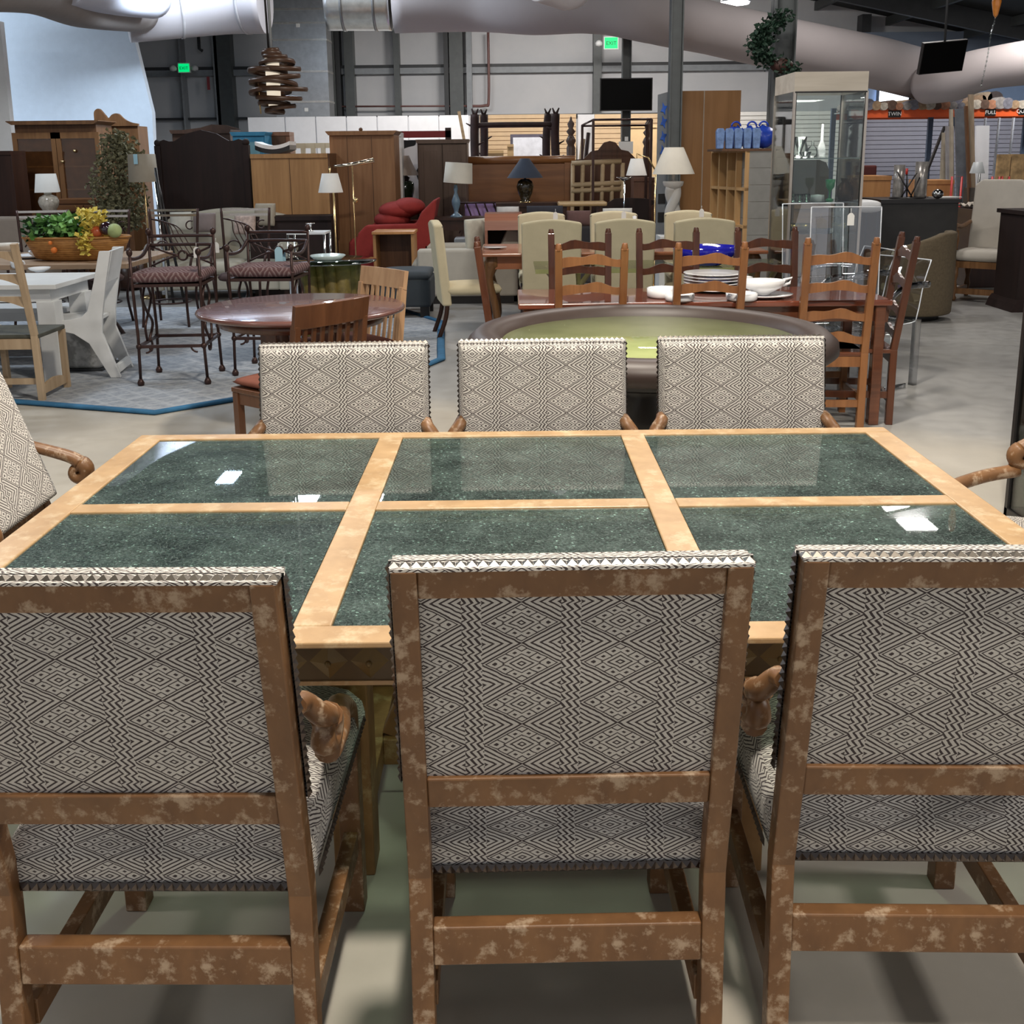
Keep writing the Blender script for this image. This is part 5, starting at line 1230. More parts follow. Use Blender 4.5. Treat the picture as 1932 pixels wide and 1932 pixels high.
# roll-hood cabinet
x0, x1 = U2(914, 985, 404, 11.0); zt = Z(950, 404, 11.0); t = thing('roll_hood_desk', 'reddish desk with rounded hood and dark open front left of the cream chairs', 'desk', ((x0+x1)/2, 11.0, 0)); w = (x1-x0)/2
PK = wood('pinkish_mahogany', (.26, .10, .065), (.36, .16, .10), .3, 0, 4., coat=.4)
MB().prism([(.0, zt-.17), (.02, zt-.07), (.10, zt), (.45, zt), (.45, zt-.17)], 'x', -w, w).out('rolled_hood', PK, t)
for s in (-1, 1): MB().bb(s*w, s*(w-.03), 0, .45, 0, zt-.17).out('side_panel', PK, t)
MB().bb(-w, w, .42, .45, 0, zt-.17).out('back_panel', BLKW, t); MB().bb(-w, w, 0, .42, .55, .60).out('writing_shelf', PK, t)
# white cup on carved table left, teapot at right
o = MB().lathe([(.04, 0), (.10, .01), (.11, .015), (.001, .01)], n=24).out('saucer', PORC); o.location = (X(934, 463, 9.3), 9.35, .766); prop(o, 'small white saucer at the left end of the carved table', 'dish')
x, y = fl(1195, 425, .766) if 0 else (X(1195, 415, 9.7), 9.72)
t = thing('teapot', 'white teapot with looped handle on the carved table between the cream chairs', 'teapot', (x, 9.7, .766))
t.location = (x, 9.6, .766)
MB().lathe([(.05, 0), (.06, .01), (.10, .08), (.10, .15), (.06, .21), (.05, .22), (.015, .235), (.02, .26), (.001, .265)], n=28).out('pot_body', PORC, t); MB().tube(curve([(.09, 0, .07), (.15, 0, .09), (.16, 0, .17), (.10, 0, .20)]), .012, 8).out('handle', PORC, t); MB().tube(curve([(-.09, 0, .06), (-.14, 0, .12), (-.17, 0, .19)]), [.022]*4+[.015]*9, 8).out('spout', PORC, t)

# ---- log bed, turned posts, canopy bed, scroll headboard
Y = 15.6; x0, x1 = U2(896, 1048, 240, Y); t = thing('log_bed', 'dark branchy log bed with tall rough posts and a top pole', 'bed', ((x0+x1)/2, Y, 0)); w = (x1-x0)/2; zt = Z(970, 215, Y)
LOGD = plain('dark_log', (.03, .012, .010), .7, .4, s=10)
def logpost(x, y, h, seed):
    r = random.Random(seed); mb = MB().tube(curve([(x+r.uniform(-.02, .02), y, z) for z in (0, h*.3, h*.6, h*.85, h)]), .065, 9)
    o = mb.out('post', LOGD, t)
    for k in range(5):
        z = h*(.5+.1*k)+r.uniform(-.05, .05); a = r.choice((0, PI)); MB().tube([(x, y, z), (x+.13*math.cos(a), y+r.uniform(-.05, .05), z+.07)], [.02, .008], 6).out('branch_stub', LOGD, o)
    for a in (.5, 2.4): MB().tube([(x, y, h-.03), (x+.06*math.cos(a), y, h+.08)], [.025, .01], 6).out('branch_stub', LOGD, o)
for k, (x, y) in enumerate(((-w, 0), (w, 0), (w-.07, 1.3), (-w+.1, 1.3))): logpost(x, y, zt if k < 2 else zt+.05, k)
MB().tube(curve([(-w, 0, Z(896, 237, Y)), (-.2, 0, Z(960, 238, Y)+.02), (w, 0, Z(1045, 235, Y))]), .04, 8).out('top_pole', LOGD, t)
MB().bb(-w, w, 0, 1.3, .35, .55).out('mattress', PUR, t)
Y = 14.6; t = thing('turned_post_bed', 'bed with turned dark posts and urn finials right of the sideboard', 'bed', (X(1077, 300, Y), Y, 0)); x2 = X(1221, 300, Y)-t.location.x
def turned(x, zt):
    o = MB().lathe([(.05, 0), (.05, .6), (.065, .65), (.05, .75), (.06, .80), (.06, zt-.42), (.045, zt-.38), (.07, zt-.33), (.05, zt-.28), (.03, zt-.25), (.065, zt-.2), (.03, zt-.16), (.05, zt-.10), (.02, zt-.05), (.012, zt-.01), (.001, zt)], (x, 0, 0), 16).out('post', wood('turned_brown', (.045, .022, .014), (.085, .042, .026), .4, 2), t)
turned(0, Z(1073, 220, Y)); turned(x2, Z(1221, 222, Y))
hz = Z(1145, 266, Y); wm = x2
pts = [(.06, hz-.55)]+[(.06+.0, hz-.25), (.18, hz-.24), (.28, hz-.14), (.38, hz-.12), (.46, hz-.02), (.54, hz), (.62, hz-.02), (.70, hz-.12), (.80, hz-.14), (.90, hz-.24), (wm-.06, hz-.25)]+[(wm-.06, .5), (.06, .5)]
MB().prism(pts, 'y', .0, .05).out('headboard', wood('scroll_brown', (.06, .022, .01), (.11, .045, .02), .35, 2), t)
Y = 13.2; xa, xb = U2(1108, 1238, 240, Y); t = thing('canopy_bed', 'thin black iron canopy bed frame', 'bed', (xa, Y, 0)); L = xb-xa; zt = Z(1118, 232, Y); zt2 = Z(1120, 226, Y)
for a, b_, zz in ((0, .9, zt), (.075, 0, zt2), (L-.06, 0, zt2), (L, .9, zt)): MB().bb(a-.016, a+.016, b_-.016, b_+.016, 0, zz).out('post', IRON, t)
for p, q in (((0, .9, zt), (.075, 0, zt2)), ((.075, 0, zt2), (L-.06, 0, zt2)), ((0, .9, zt-.01), (L, .9, zt-.01)), ((L-.06, 0, zt2), (L, .9, zt))): MB().tube([p, q], .014, 6).out('canopy_rail', IRON, t)
P = [(.09, .3), (L-.07, .3), (L-.07, .93), (.9, 1.0), (.75, 1.04), (.5, 1.05), (.35, 1.04), (.25, .98), (.09, .93)]
MB().prism(P, 'y', -.0, .04).out('footboard', BLKW, t)
# antler-like log chair
Y = 13.8; x0, x1 = U2(1078, 1172, 340, Y); t = thing('log_rail_chair', 'peeled log rail seat behind the canopy bed', 'bench', ((x0+x1)/2, Y, 0)); w = (x1-x0)/2; PEEL = wood('peeled_log', (.36, .25, .14), (.5, .37, .22), .6, 0)
for v in (308, 349, 360): MB().tube([(-w, 0, Z(1120, v, Y)), (w, 0, Z(1120, v, Y)+.02)], .035, 8).out('rail', PEEL, t)
for k in range(6): x = -w+2*w*k/5; MB().tube([(x, 0, 0 if k in (0, 5) else .7), (x+.02, 0, Z(1120, 308, Y))], .028, 8).out('spindle', PEEL, t)
# things on the shelf wall behind
Y = 20; x0, x1 = U2(963, 1028, 280, Y); t = thing('blank_canvas', 'large blank white canvas in a dark frame leaning at the tan slatted wall', 'canvas', ((x0+x1)/2, Y, 0)); w = (x1-x0)/2; zt = Z(1000, 253, Y)
MB().bb(-w, w, .02, .05, .0, zt).out('frame', plain('dark_mount', (.10, .09, .12), .6), t); MB().bb(-w+.05, w-.05, .0, .02, .05, zt-.06).out('canvas', plain('canvas_white', (.72, .74, .80), .7), t)
for k, (u0, u1, v, l) in enumerate(((918, 950, 284, 'small pale crate under the tan slatted wall'), (957, 969, 272, 'upright blond board beside the blank canvas'), (1026, 1034, 250, 'blond plank right of the blank canvas'))):
    case('pale_crate' if k == 0 else 'blond_board', l, 'crate' if k == 0 else 'board', u0, u1, v, 19.4, .2, MC['blond'])
x, z = at(1096, 262, 15.9); t = thing('rolled_poles', 'leaning pair of poles beside the turned bed post', 'pole', (X(1085, 300, 15.6), 15.6, 0))
MB().tube([(0, 0, 0), (.22, .3, Z(1096, 250, 15.6))], .03, 8).out('pole_body', LOGD, t); MB().tube([(-.08, 0, 0), (.14, .3, Z(1090, 262, 15.6))], .035, 8).out('second_pole', PEEL, t)
x = X(872, 260, 19); t = thing('leaning_plank', 'pale plank leaning beside the log bed', 'plank', (x, 19, 0)); MB().beam((-.05, 0, Z(876, 210, 19)), (.35, 0, 0), .10, .05).out('board', PEEL, t)

# ---- column hardware: television, paper sign
t = thing('television', 'black flat television mounted on the slim steel column', 'television', (xc1, 15.25, 0)); x0, x1 = U2(1132, 1231, 178, 15.2); z0, z1 = Z(1181, 209, 15.2), Z(1181, 147, 15.2)
SCR = plain('black_screen', (.002, .002, .002), .5, .05, spec=.1)
MB().bb(x0-xc1, x1-xc1, -.05, 0, z0, z1).out('television_body', DKF, t); MB().bb(x0-xc1+.015, x1-xc1-.015, -.056, -.05, z0+.015, z1-.015).out('screen', SCR, t); MB().bb(-.08, .08, 0, .16, z0+.15, z1-.15).out('mount', DSTEEL, t)
t = thing('paper_sign', 'white paper sheet fixed to the slim steel column', 'sign', (xc1, 15.4, 0)); MB().bb(X(1167, 278, 15.4)-xc1, X(1194, 278, 15.4)-xc1, -.03, -.025, Z(1180, 290, 15.4), Z(1180, 267, 15.4)).out('sheet', TAGP, t); MB().bb(-.025, .025, -.028, -.02, Z(1180, 266, 15.4), Z(1180, 258, 15.4)).out('tape_strip', TAGP, t)
t = thing('glass_lamp_top', 'bare halogen torchiere standing before the slim column', 'lamp', (X(1178, 360, 12.3), 12.3, 0)); z = Z(1178, 338, 12.3)
MB().tube([(0, 0, .02), (0, 0, z)], .009, 8).out('pole', CHROME, t); MB().lathe([(.12, 0), (.12, .02), (.001, .03)], n=20).out('base', CHROME, t); MB().lathe([(.02, z-.02), (.10, z+.02), (.095, z+.025), (.001, z)], n=20).out('dish', CHROME, t)
t = thing('floor_lamp', 'swing arm floor lamp with small white shade left of the twisted lamp', 'lamp', (X(1222, 330, 12.0), 12.0, 0)); zb = Z(1201, 331, 12.0); ox = X(1201, 331, 12)-X(1222, 331, 12)
shade(t, zb, .19, .120, .07, SHW).location = (ox, 0, 0); MB().tube([(.09, 0, .02), (.09, 0, zb+.05)], .01, 8).out('pole', BRASS, t); MB().tube([(.09, 0, zb+.05), (0, 0, zb+.20), (ox, 0, zb+.24), (ox, 0, zb+.15)], .009, 6).out('swing_arm', BRASS, t); MB().lathe([(.12, 0), (.12, .02), (.001, .03)], (.09, 0, 0), n=20).out('base', BRASS, t)

# ---- twisted column lamp
t, w, zt0 = case('lamp_plinth', 'pale plinth carrying the twisted white lamp', 'plinth', 1245, 1290, 446, 10.9, .3, WHITE)
t = lamp_on('big white lamp with twisted column base and wide empire shade', 1268, 446, 11.05); t.location.z = zt0
z1 = Z(1268, 352, 11.05)-zt0; mb = MB()
for s in (0, PI): mb.tube([(.035*math.cos(a*2.2+s), .035*math.sin(a*2.2+s), z1*i/24) for i, a in [(i, i/24*PI) for i in range(25)]], .052, 12)
mb.out('twisted_column', plain('plaster', (.66, .63, .60), .6, .05), t); MB().lathe([(.06, z1-.02), (.10, z1+.01), (.11, z1+.04), (.11, z1+.055), (.001, z1+.06)], n=24).out('capital', MC['plaster'], t)
MB().tube([(0, 0, z1+.05), (0, 0, z1+.16)], .018, 8).out('lamp_neck', MC['plaster'], t); shade(t, z1+.13, .275, .222, .10, SHL)

# ---- big wardrobe, seen from its end, blue decorated screen, cubby shelf, bags
Y = 13.4; x0, x1 = U2(1282, 1394, 300, Y); zt = Z(1340, 171, Y); t = thing('plywood_wardrobe', 'very tall plain brown wardrobe behind the steel column', 'wardrobe', (x0, Y, 0)); w = x1-x0
BRP = wood('brown_plywood', (.25, .12, .04), (.34, .17, .065), .45, 2, 3.)
MB().bb(-.1, w, 0, .9, 0, zt).out('carcass', BRP, t); MB().bb(w*.38, w*.38+.012, -.004, 0, .1, zt).out('joint_strip', plain('joint', (.36, .30, .24), .5), t)
x0, x1 = U2(1241, 1262, 300, 12.9); zt = Z(1250, 178, 12.9); t = thing('grey_screen', 'narrow grey display end with blue star ornaments beside the steel column', 'display', (x0, 12.95, 0)); w = x1-x0
MB().prism([(0, 0), (w+.12, 0), (w+.12, zt+.07), (0, zt)], 'y', 0, .05).out('panel', plain('zinc', (.20, .215, .235), .45, .1), t)
BLG = plain('cobalt_ornament', (.03, .12, .55), .2, .4, coat=.6)
for v in (205, 230, 258, 285): z = Z(1252, v, 12.9); MB().prism([(w*.5+.045*(1 if k % 2 == 0 else .45)*math.cos(PI*k/4+PI/8), z+.085*(1 if k % 2 == 0 else .45)*math.sin(PI*k/4+PI/8)) for k in range(8)], 'y', -.012, 0).out('star_ornament', BLG, t)
for v in (375, 410): z = Z(1252, v, 12.9); MB().bb(.02, w-.02, -.01, 0, z-.06, z+.06).out('ornament_panel', DKF, t)
# cubby shelf: front (cubbies) faces left-forward, grey side faces the camera
Y = 11.2; xa = X(1342, 285, Y+.9); xb = X(1407, 285, Y); zt = Z(1407, 285, Y)
t = thing('cubby_shelf', 'wooden cubby shelf with open square bays and grey plank end', 'shelf', (xb, Y, 0)); ang = math.atan2(.9, xa-xb)  # local x along the cubby face
def PTS(s, h): return Vector((math.cos(ang)*s, math.sin(ang)*s, h))
Ls = math.hypot(.9, xa-xb); CUB = wood('honey_pine', (.46, .26, .11), (.60, .38, .18), .45, 2)
nrm = Vector((-math.sin(ang), math.cos(ang), 0)); nrm = nrm if nrm.x < 0 else -nrm; dp = -nrm*.35
def slab(s0, s1, h0, h1, d0, d1):
    mb = MB(); V = [mb._v(PTS(s, h)-nrm*d) for s in (s0, s1) for d in (d0, d1) for h in (h0, h1)]
    for q in ((0, 1, 3, 2), (4, 6, 7, 5), (0, 4, 5, 1), (2, 3, 7, 6), (0, 2, 6, 4), (1, 5, 7, 3)): mb._f([V[i] for i in q])
    return mb
for k in range(5): s = Ls*k/4; slab(max(0, s-.014), min(Ls, s+.014), 0, zt, 0, .33).out('upright', CUB, t)
for k in range(5): h = zt*k/4; slab(0, Ls, max(0, h-.016), h+.016 if k < 4 else h, .003, .33).out('shelf_board', CUB, t)
slab(0, Ls, 0, zt, .33, .35).out('back_board', WALN, t)
xc, = [X(1458, 300, Y)-xb]; mb = MB(); n = 9
for k in range(n): mb.bb(.015, xc, .01, .8, zt*k/n+.003, zt*(k+1)/n)
mb.out('plank_end', plain('grey_planks', (.24, .235, .22), .6, .08), t); MB().bb(-.25, xc, .0, .85, zt, zt+.025).out('top_board', WALN, t)
zt += .026
for k in range(5):
    u = 1358+17*k; o = MB().prism([(-.035, 0), (.035, 0), (.045, .18), (.03, .215), (-.03, .215), (-.045, .18)], 'y', -.04, .04).out('gift_bag', plain('blue_print_bag', (.16, .26, .50), .4, .35, s=14), bevel=.008)
    o.location = (X(u, 285, Y+.12), Y+.13+.0*k, zt); prop(o, ('leftmost', 'second from left', 'middle', 'fourth from left', 'rightmost')[k]+' pale blue patterned bag in the front row on the cubby shelf', 'bag', 'blue patterned bags on the cubby shelf')
for k, u in enumerate((1388, 1418, 1440)):
    t = thing('plastic_bag', ('left', 'middle', 'right')[k]+' crumpled cobalt blue bag behind the patterned bags', 'bag', (X(u, 280, Y+.4), Y+.42, zt), 0, 'crumpled cobalt bags on the cubby shelf')
    rnd = random.Random(k); mb = MB().ball((0, 0, .12), (.12, .1, .12), 14, 10)
    for v in mb.bm.verts: v.co *= rnd.uniform(.88, 1.12)
    mb.out('bag_body', plain('cobalt_plastic', (.02, .06, .42), .3, .3), t); MB().tube(arc((0, 0, .24), .05, 0, 180, 8), .01, 6).out('handle', MC['cobalt_plastic'], t)

# ---- tall glass showcase
Y = 8.35; x0, x1 = X(1489, 400, Y), X(1622, 400, Y); w = x1-x0; t = thing('glass_tower', 'tall free-standing glass showcase with pale wooden header', 'display case', (x0, Y, 0))
zt = Z(1565, 135, Y); zh = Z(1565, 172, Y); d = .6; POST = plain('nickel', (.52, .46, .40), .3, .1, metal=.8)
MB().bb(-.005, w+.005, -.005, d+.005, zh, zt).out('header', wood('bleached_wood', (.50, .44, .36), (.68, .62, .53), .4, 0, 3., coat=.3), t)
MB().bb(-.005, w+.005, -.005, d+.005, 0, .10).out('base', wood('bleached_wood', 0, 0), t)
for x in (0, w):
    for y in (0, d): MB().bb(x-.010, x+.010, y-.010, y+.010, .1, zh).out('corner_post', POST, t)
    for y in (0, d): MB().bb(x-.004+(-.012 if x else .012), x+.004+(-.012 if x else .012), y-.008, y+.008, .1, zh).out('post_seal', DKF, t)
for q in ((0, w, -.003, .003), (0, w, d-.003, d+.003), (-.003, .003, 0, d), (w-.003, w+.003, 0, d)): MB().bb(*q, .1, zh).out('glass_pane', GL, t)
zs = [Z(1550, v, Y) for v in (298, 381, 440)]+[.5]
for z in zs: MB().bb(.01, w-.01, .01, d-.01, z-.008, z).out('shelf', glass('green_shelf', (.6, .75, .68), refl=.5, tint=.75), t)
MB().bb(0, w, -.012, 0, zh-.012, zh).out('top_rail', DKF, t)
lamp(x0+w/2, Y+d/2, zh-.03, .35, .35, 7, NEU)
def inside(name, label, cat, u, zi, prof, M, n=20, dy=.3, **k):
    o = MB().lathe(prof, n=n).out(name, M); o.location = (X(u, 300, Y+dy), Y+dy, zs[zi]); return prop(o, label, cat, k.get('group'))
inside('vase', 'tall slender white bottle vase on the upper showcase shelf', 'vase', 1549, 0, [(.04, 0), (.03, .015), (.035, .05), (.03, .09), (.012, .14), (.008, .27), (.001, .27)], PORC)
inside('glass_pitcher', 'clear glass pitcher on the upper showcase shelf', 'pitcher', 1508, 0, [(.05, 0), (.07, .06), (.05, .13), (.055, .17), (.001, .01)], GL)
inside('glass_decanter', 'round clear decanter beside the slender white vase', 'decanter', 1532, 0, [(.03, 0), (.05, .03), (.045, .07), (.012, .10), (.012, .13), (.001, .14)], GL)
inside('bronze_figurine', 'dark bronze figurine in the left corner of the upper shelf', 'figurine', 1475, 0, [(.05, 0), (.035, .03), (.055, .07), (.02, .10), (.03, .13), (.012, .16), (.001, .17)], plain('bronze', (.06, .05, .04), .35, .3, metal=.7), dy=.5)
inside('glass_bowl', 'small cut glass bowl on the upper showcase shelf', 'bowl', 1519, 0, [(.02, 0), (.03, .01), (.05, .05), (.045, .05), (.001, .015)], GL, dy=.12)
inside('green_goblet', 'green glass goblet on the middle showcase shelf', 'goblet', 1569, 1, [(.035, 0), (.03, .008), (.008, .02), (.008, .07), (.035, .11), (.04, .17), (.036, .17), (.001, .09)], plain('green_glass', (.06, .35, .15), .1, .2, coat=.6))
inside('white_card_holder', 'white folded card on the middle showcase shelf', 'card', 1546, 1, [(.06, 0), (.055, .05), (.001, .055)], PORC, n=4, dy=.15)
inside('dark_jug', 'brown metal jug on the middle showcase shelf', 'jug', 1597, 1, [(.05, 0), (.07, .05), (.065, .11), (.03, .15), (.04, .18), (.001, .18)], plain('copper_brown', (.12, .06, .035), .3, .3, metal=.6))
for k, u in enumerate((1500, 1513, 1526)): inside('glass_tumbler', ('left', 'middle', 'right')[k]+' clear tumbler on the middle showcase shelf', 'glass', u, 1, [(.02, 0), (.028, .06), (.025, .06), (.001, .01)], GL, group='tumblers in the showcase', dy=.15)
for k, u in enumerate((1500, 1522, 1590)): inside('gilt_bowl', ('left', 'middle', 'right')[k]+' gilt bowl on the lower showcase shelf', 'bowl', u, 2, [(.03, 0), (.05, .02), (.065, .06), (.055, .06), (.001, .02)], plain('gilt', (.75, .58, .22), .25, .3, metal=.8), group='gilt bowls in the showcase')
# garland on the column
t = thing('garland', 'dark green hanging garland tied round the steel column', 'garland', (xc3-.2, 11.68, 0)); zt = Z(1476, 20, 11.75); rnd = random.Random(3)
def gar(n, seed):
    r = random.Random(seed); mb = MB()
    for _ in range(n):
        s = r.random(); x = .12+(-.25*math.sin(PI*s*1.0)+.12*(s > .8)); z = zt-.05-s*.62; c = Vector((x+r.gauss(0, .055), r.gauss(0, .05), z+r.gauss(0, .03)))
        R_ = Euler((r.uniform(-2, 2), r.uniform(-2, 2), r.uniform(0, 6.28))).to_matrix(); sz = r.uniform(.03, .07); mb.quad(*[c+R_ @ Vector(q)*sz for q in ((0, 0, 0), (.35, .5, .1), (0, 1.1, 0), (-.35, .5, .1))])
    return mb
gar(1300, 3).out('garland_leaves', plain('pine_green', (.012, .036, .02), .6, .5, s=40), t, fix=False); MB().ball((.12, 0, Z(1476, 125, 11.75)), (.13, .08, .08), 12, 8).out('garland_bow', plain('dark_berry', (.05, .02, .015), .6, .4, s=30), t)

# ---- hanging chandelier of stacked hoops
Y = 7.9; cx, z0 = at(515, 150, Y); t = thing('hoop_chandelier', 'hanging chandelier of stacked dark wooden hoops round a glowing core', 'chandelier', (cx, Y, 0))
HOOP = plain('hoop_wood', (.055, .026, .014), .4, .3); S = Y*.98/1935
data = ((95, 26, 0), (101, 34, -.0), (106, 42, .02), (120, 62, .03), (128, 70, .05), (136, 68, -.03), (147, 78, .03), (158, 84, .0), (166, 90, .05), (172, 74, -.02), (184, 80, .03), (196, 56, .0), (203, 46, .05), (210, 34, 0))
for k, (v, wd, sk) in enumerate(data):
    r = wd/2*S*1.05; z = Z(515, v, Y)
    o = MB().lathe([(r, -.016), (r+.006, 0), (r, .016), (r-.05, .014), (r-.05, -.014), (r, -.016)], (sk*1.2, 0, 0), 40, closed=False).out('wooden_hoop', HOOP, t); o.location = (0, 0, z); o.rotation_euler = ((-.10 if k % 2 else .06), (.05 if k % 3 else -.07), 0)
GLOW, _n, _b = newmat('lamp_core'); setp(_b, .5, emis=(1, .86, .66), es=.75)
MB().lathe([(.035, Z(515, 208, Y)), (.05, Z(515, 190, Y)), (.052, Z(515, 110, Y)), (.04, Z(515, 95, Y))], n=24).out('lit_core', GLOW, t)
mb = MB(); mb.tube([(-.02, 0, Z(515, 95, Y)), (-.05, 0, 4.6)], .008, 6); mb.out('hanging_cord', DKF, t)
MB().tube([(-.10, -.02, Z(490, 215, Y)), (-.11, -.02, Z(490, 150, Y))], .005, 6).out('brass_rod', BRASS, t)
MB().tube([(.0, 0, Z(515, 95, Y)), (.0, 0, 4.6)], .011, 6).out('hanging_rod', LSTEEL, t); MB().lathe([(.07, 4.6), (.07, 4.64), (.001, 4.64)], n=20).out('ceiling_canopy', DKF, t)

# ---- exit signs
def lettering(txt, size, ext, par, loc, M):
    c = bpy.data.curves.new('lettering', 'FONT'); c.body = txt; c.align_x = 'CENTER'; c.align_y = 'CENTER'; c.size = size; c.extrude = ext
    o = bpy.data.objects.new('tmp', c); COL.objects.link(o); bpy.context.view_layer.update()
    me = bpy.data.meshes.new_from_object(o.evaluated_get(bpy.context.evaluated_depsgraph_get())); bpy.data.objects.remove(o)
    o = bpy.data.objects.new('lettering', me); COL.objects.link(o); me.materials.clear(); me.materials.append(M)
    o.parent = par; o.rotation_euler = (PI/2, 0, 0); o.location = loc; return o
def exitsign(u, v, Y, w, h, label, arrow=False):
    x, z = at(u, v, Y); t = thing('exit_sign', label, 'exit sign', (x, Y, z), 0, 'green exit signs')
    G, _n, _b = newmat('exit_green'); setp(_b, .5, emis=(.0, .80, .22), es=.95); G.node_tree.nodes['Principled BSDF'].inputs['Base Color'].default_value = (0, .4, .1, 1)
    MB().bb(-w/2-.02, w/2+.02, .0, .06, -h/2-.02, h/2+.02).out('sign_housing', WHITE, t); MB().bb(-w/2, w/2, -.01, 0, -h/2, h/2).out('lit_face', G, t)
    lettering('EXIT', w/2.5, .002, t, (0, -.016, -.01), plain('exit_letter', (.0, .05, .02), .5, 0))
    for s in ((-1, 1) if not arrow else (-1,)): MB().lathe([(.001, -.02), (.07, 0), (.08, .05), (.04, .10), (.001, .11)], (s*(w/2+.12), .0, -.05), 16).out('emergency_lamp', WHITE, t)
exitsign(347, 128, 23.3, .23, .17, 'green lit exit sign on the dark back wall above the headboard')
exitsign(1153, 81, 22.5, .27, .22, 'green lit exit sign high between the steel columns', True)
x, z = at(393, 157, 23.6); o = MB().bb(-.03, .03, 0, .02, -.14, .14).out('wall_label', plain('label_red', (.35, .06, .07), .6)); o.location = (x, 23.6, z); prop(o, 'small vertical red label on the dark back wall', 'label')

# ================================================================ RIGHT SIDE
# hung television
x, z = at(1780, 108, 12.5); t = thing('television', 'black flat television hung tilted under the roof at the right', 'television', (x, 12.5, z)); t.rotation_euler = (math.radians(18), math.radians(-5), math.radians(12))
w, h = .285, .18; MB().bb(-w, w, 0, .05, -h, h).out('television_body', DKF, t); MB().bb(-w+.01, w-.01, -.006, 0, -h+.01, h-.01).out('screen', SCR, t); MB().tube([(0, .03, h), (0, .2, 1.0)], .015, 6).out('ceiling_mount', DSTEEL, t)
# hanging crystal strand
x, z = at(1880, 10, 7.0); t = thing('hanging_mobile', 'amber glass drop on a clear beaded strand hanging at upper right', 'ornament', (x, 7.0, 0)); AMB = plain('amber_glass', (.40, .14, .02), .2, .4, coat=.8)
MB().lathe([(.001, z-.08), (.015, z-.06), (.03, z+.02), (.02, z+.10), (.001, z+.12)], n=14).out('amber_drop', AMB, t); MB().tube([(0, 0, z+.1), (0, 0, 4.6)], .003, 4).out('cord', DKF, t)
mb = MB(); q = curve([(0, 0, z-.08), (-.02, 0, z-.18), (-.03, 0, z-.32), (-.055, 0, z-.50)])
for p in q: mb.ball(p, .006, 6, 4)
mb.tube(q, .003, 5); mb.out('beaded_strand', GL, t)
# orange rack
Y = 17.2; x0, x1 = U2(1606, 1990, 215, Y); z1, z0 = Z(1760, 205, Y), Z(1760, 221, Y); t = thing('pallet_rack', 'orange steel pallet rack beam row holding rolled rugs', 'rack', (x0, Y, 0)); L = x1-x0; ORG = plain('rack_orange', (.85, .13, .03), .45, .06)
MB().bb(0, L, 0, .06, z0, z1).out('front_beam', ORG, t); MB().bb(0, L, .95, 1.0, z0, z1).out('rear_beam', ORG, t); MB().bb(0, L, .06, .95, z1-.04, z1-.02).out('deck', LSTEEL, t)
for u in (1606, 1800, 1990):
    a = X(u, 215, Y)-x0
    for y in (.06, .94): MB().bb(a-.04, a+.04, y-.03, y+.03, 0, z1+.06).out('upright', plain('rack_blue', (.07, .10, .16), .5), t)
def signplate(u, v, txt, w, lab):
    x, z = at(u, v, Y-.02); t2 = thing('size_sign', lab, 'sign', (x, Y-.02, z), 0, 'size signs on the orange rack'); MB().bb(-w/2, w/2, 0, .015, -.055, .055).out('sign_plate', DKF, t2)
    lettering(txt, .085, .001, t2, (0, -.003, 0), plain('letter_white', (.85, .85, .85), .5, 0))
signplate(1688, 215, 'TWIN', .20, 'black sign plate reading TWIN on the orange rack beam'); signplate(1869, 212, 'FULL', .17, 'black sign plate reading FULL on the orange rack beam'); signplate(1934, 210, 'QUEEN', .2, 'black sign plate cut by the right frame edge on the rack')
rnd = random.Random(11); cols = [(.30, .28, .27), (.20, .20, .24), (.38, .26, .16), (.5, .45, .38), (.13, .08, .06), (.42, .20, .12)]
for k in range(22):
    u = 1622+k*14.5; r = rnd.uniform(.055, .095); c = cols[k % 6]; x = X(u, 200, Y)
    o = MB().tube([(0, -.1, 0), (0, .9, 0)], r, 14).out('rolled_rug', plain('rug_roll_%d' % (k % 6), c, .9, .3, s=20)); o.location = (x, Y+.02, z1-.02+r); o.rotation_euler = (0, 0, rnd.uniform(-.12, .12))
    prop(o, '%s rolled rug from the left in the row on the orange rack' % ('first second third fourth fifth sixth seventh eighth ninth tenth eleventh twelfth thirteenth fourteenth fifteenth sixteenth seventeenth eighteenth nineteenth twentieth twenty-first twenty-second'.split()[k]), 'rug', 'rolled rugs on top of the rack')
for k, (u, v, r) in enumerate(((1800, 189, .10), (1822, 184, .09), (1846, 190, .09), (1873, 188, .13), (1858, 183, .08))):
    x, z = at(u, v, Y+.2); o = MB().tube([(0, 0, 0), (0, .8, 0)], r, 14).out('rolled_rug', plain('rug_roll_top_%d' % k, [(.10, .10, .13), (.22, .16, .12), (.26, .18, .12), (.05, .04, .04), (.30, .24, .18)][k], .9, .3, s=20)); o.location = (x, Y+.1, z); prop(o, 'large rolled rug stacked above the row, %s of five' % ('leftmost', 'second', 'third', 'biggest and darkest', 'topmost')[k], 'rug', 'larger rug rolls piled on the rack')
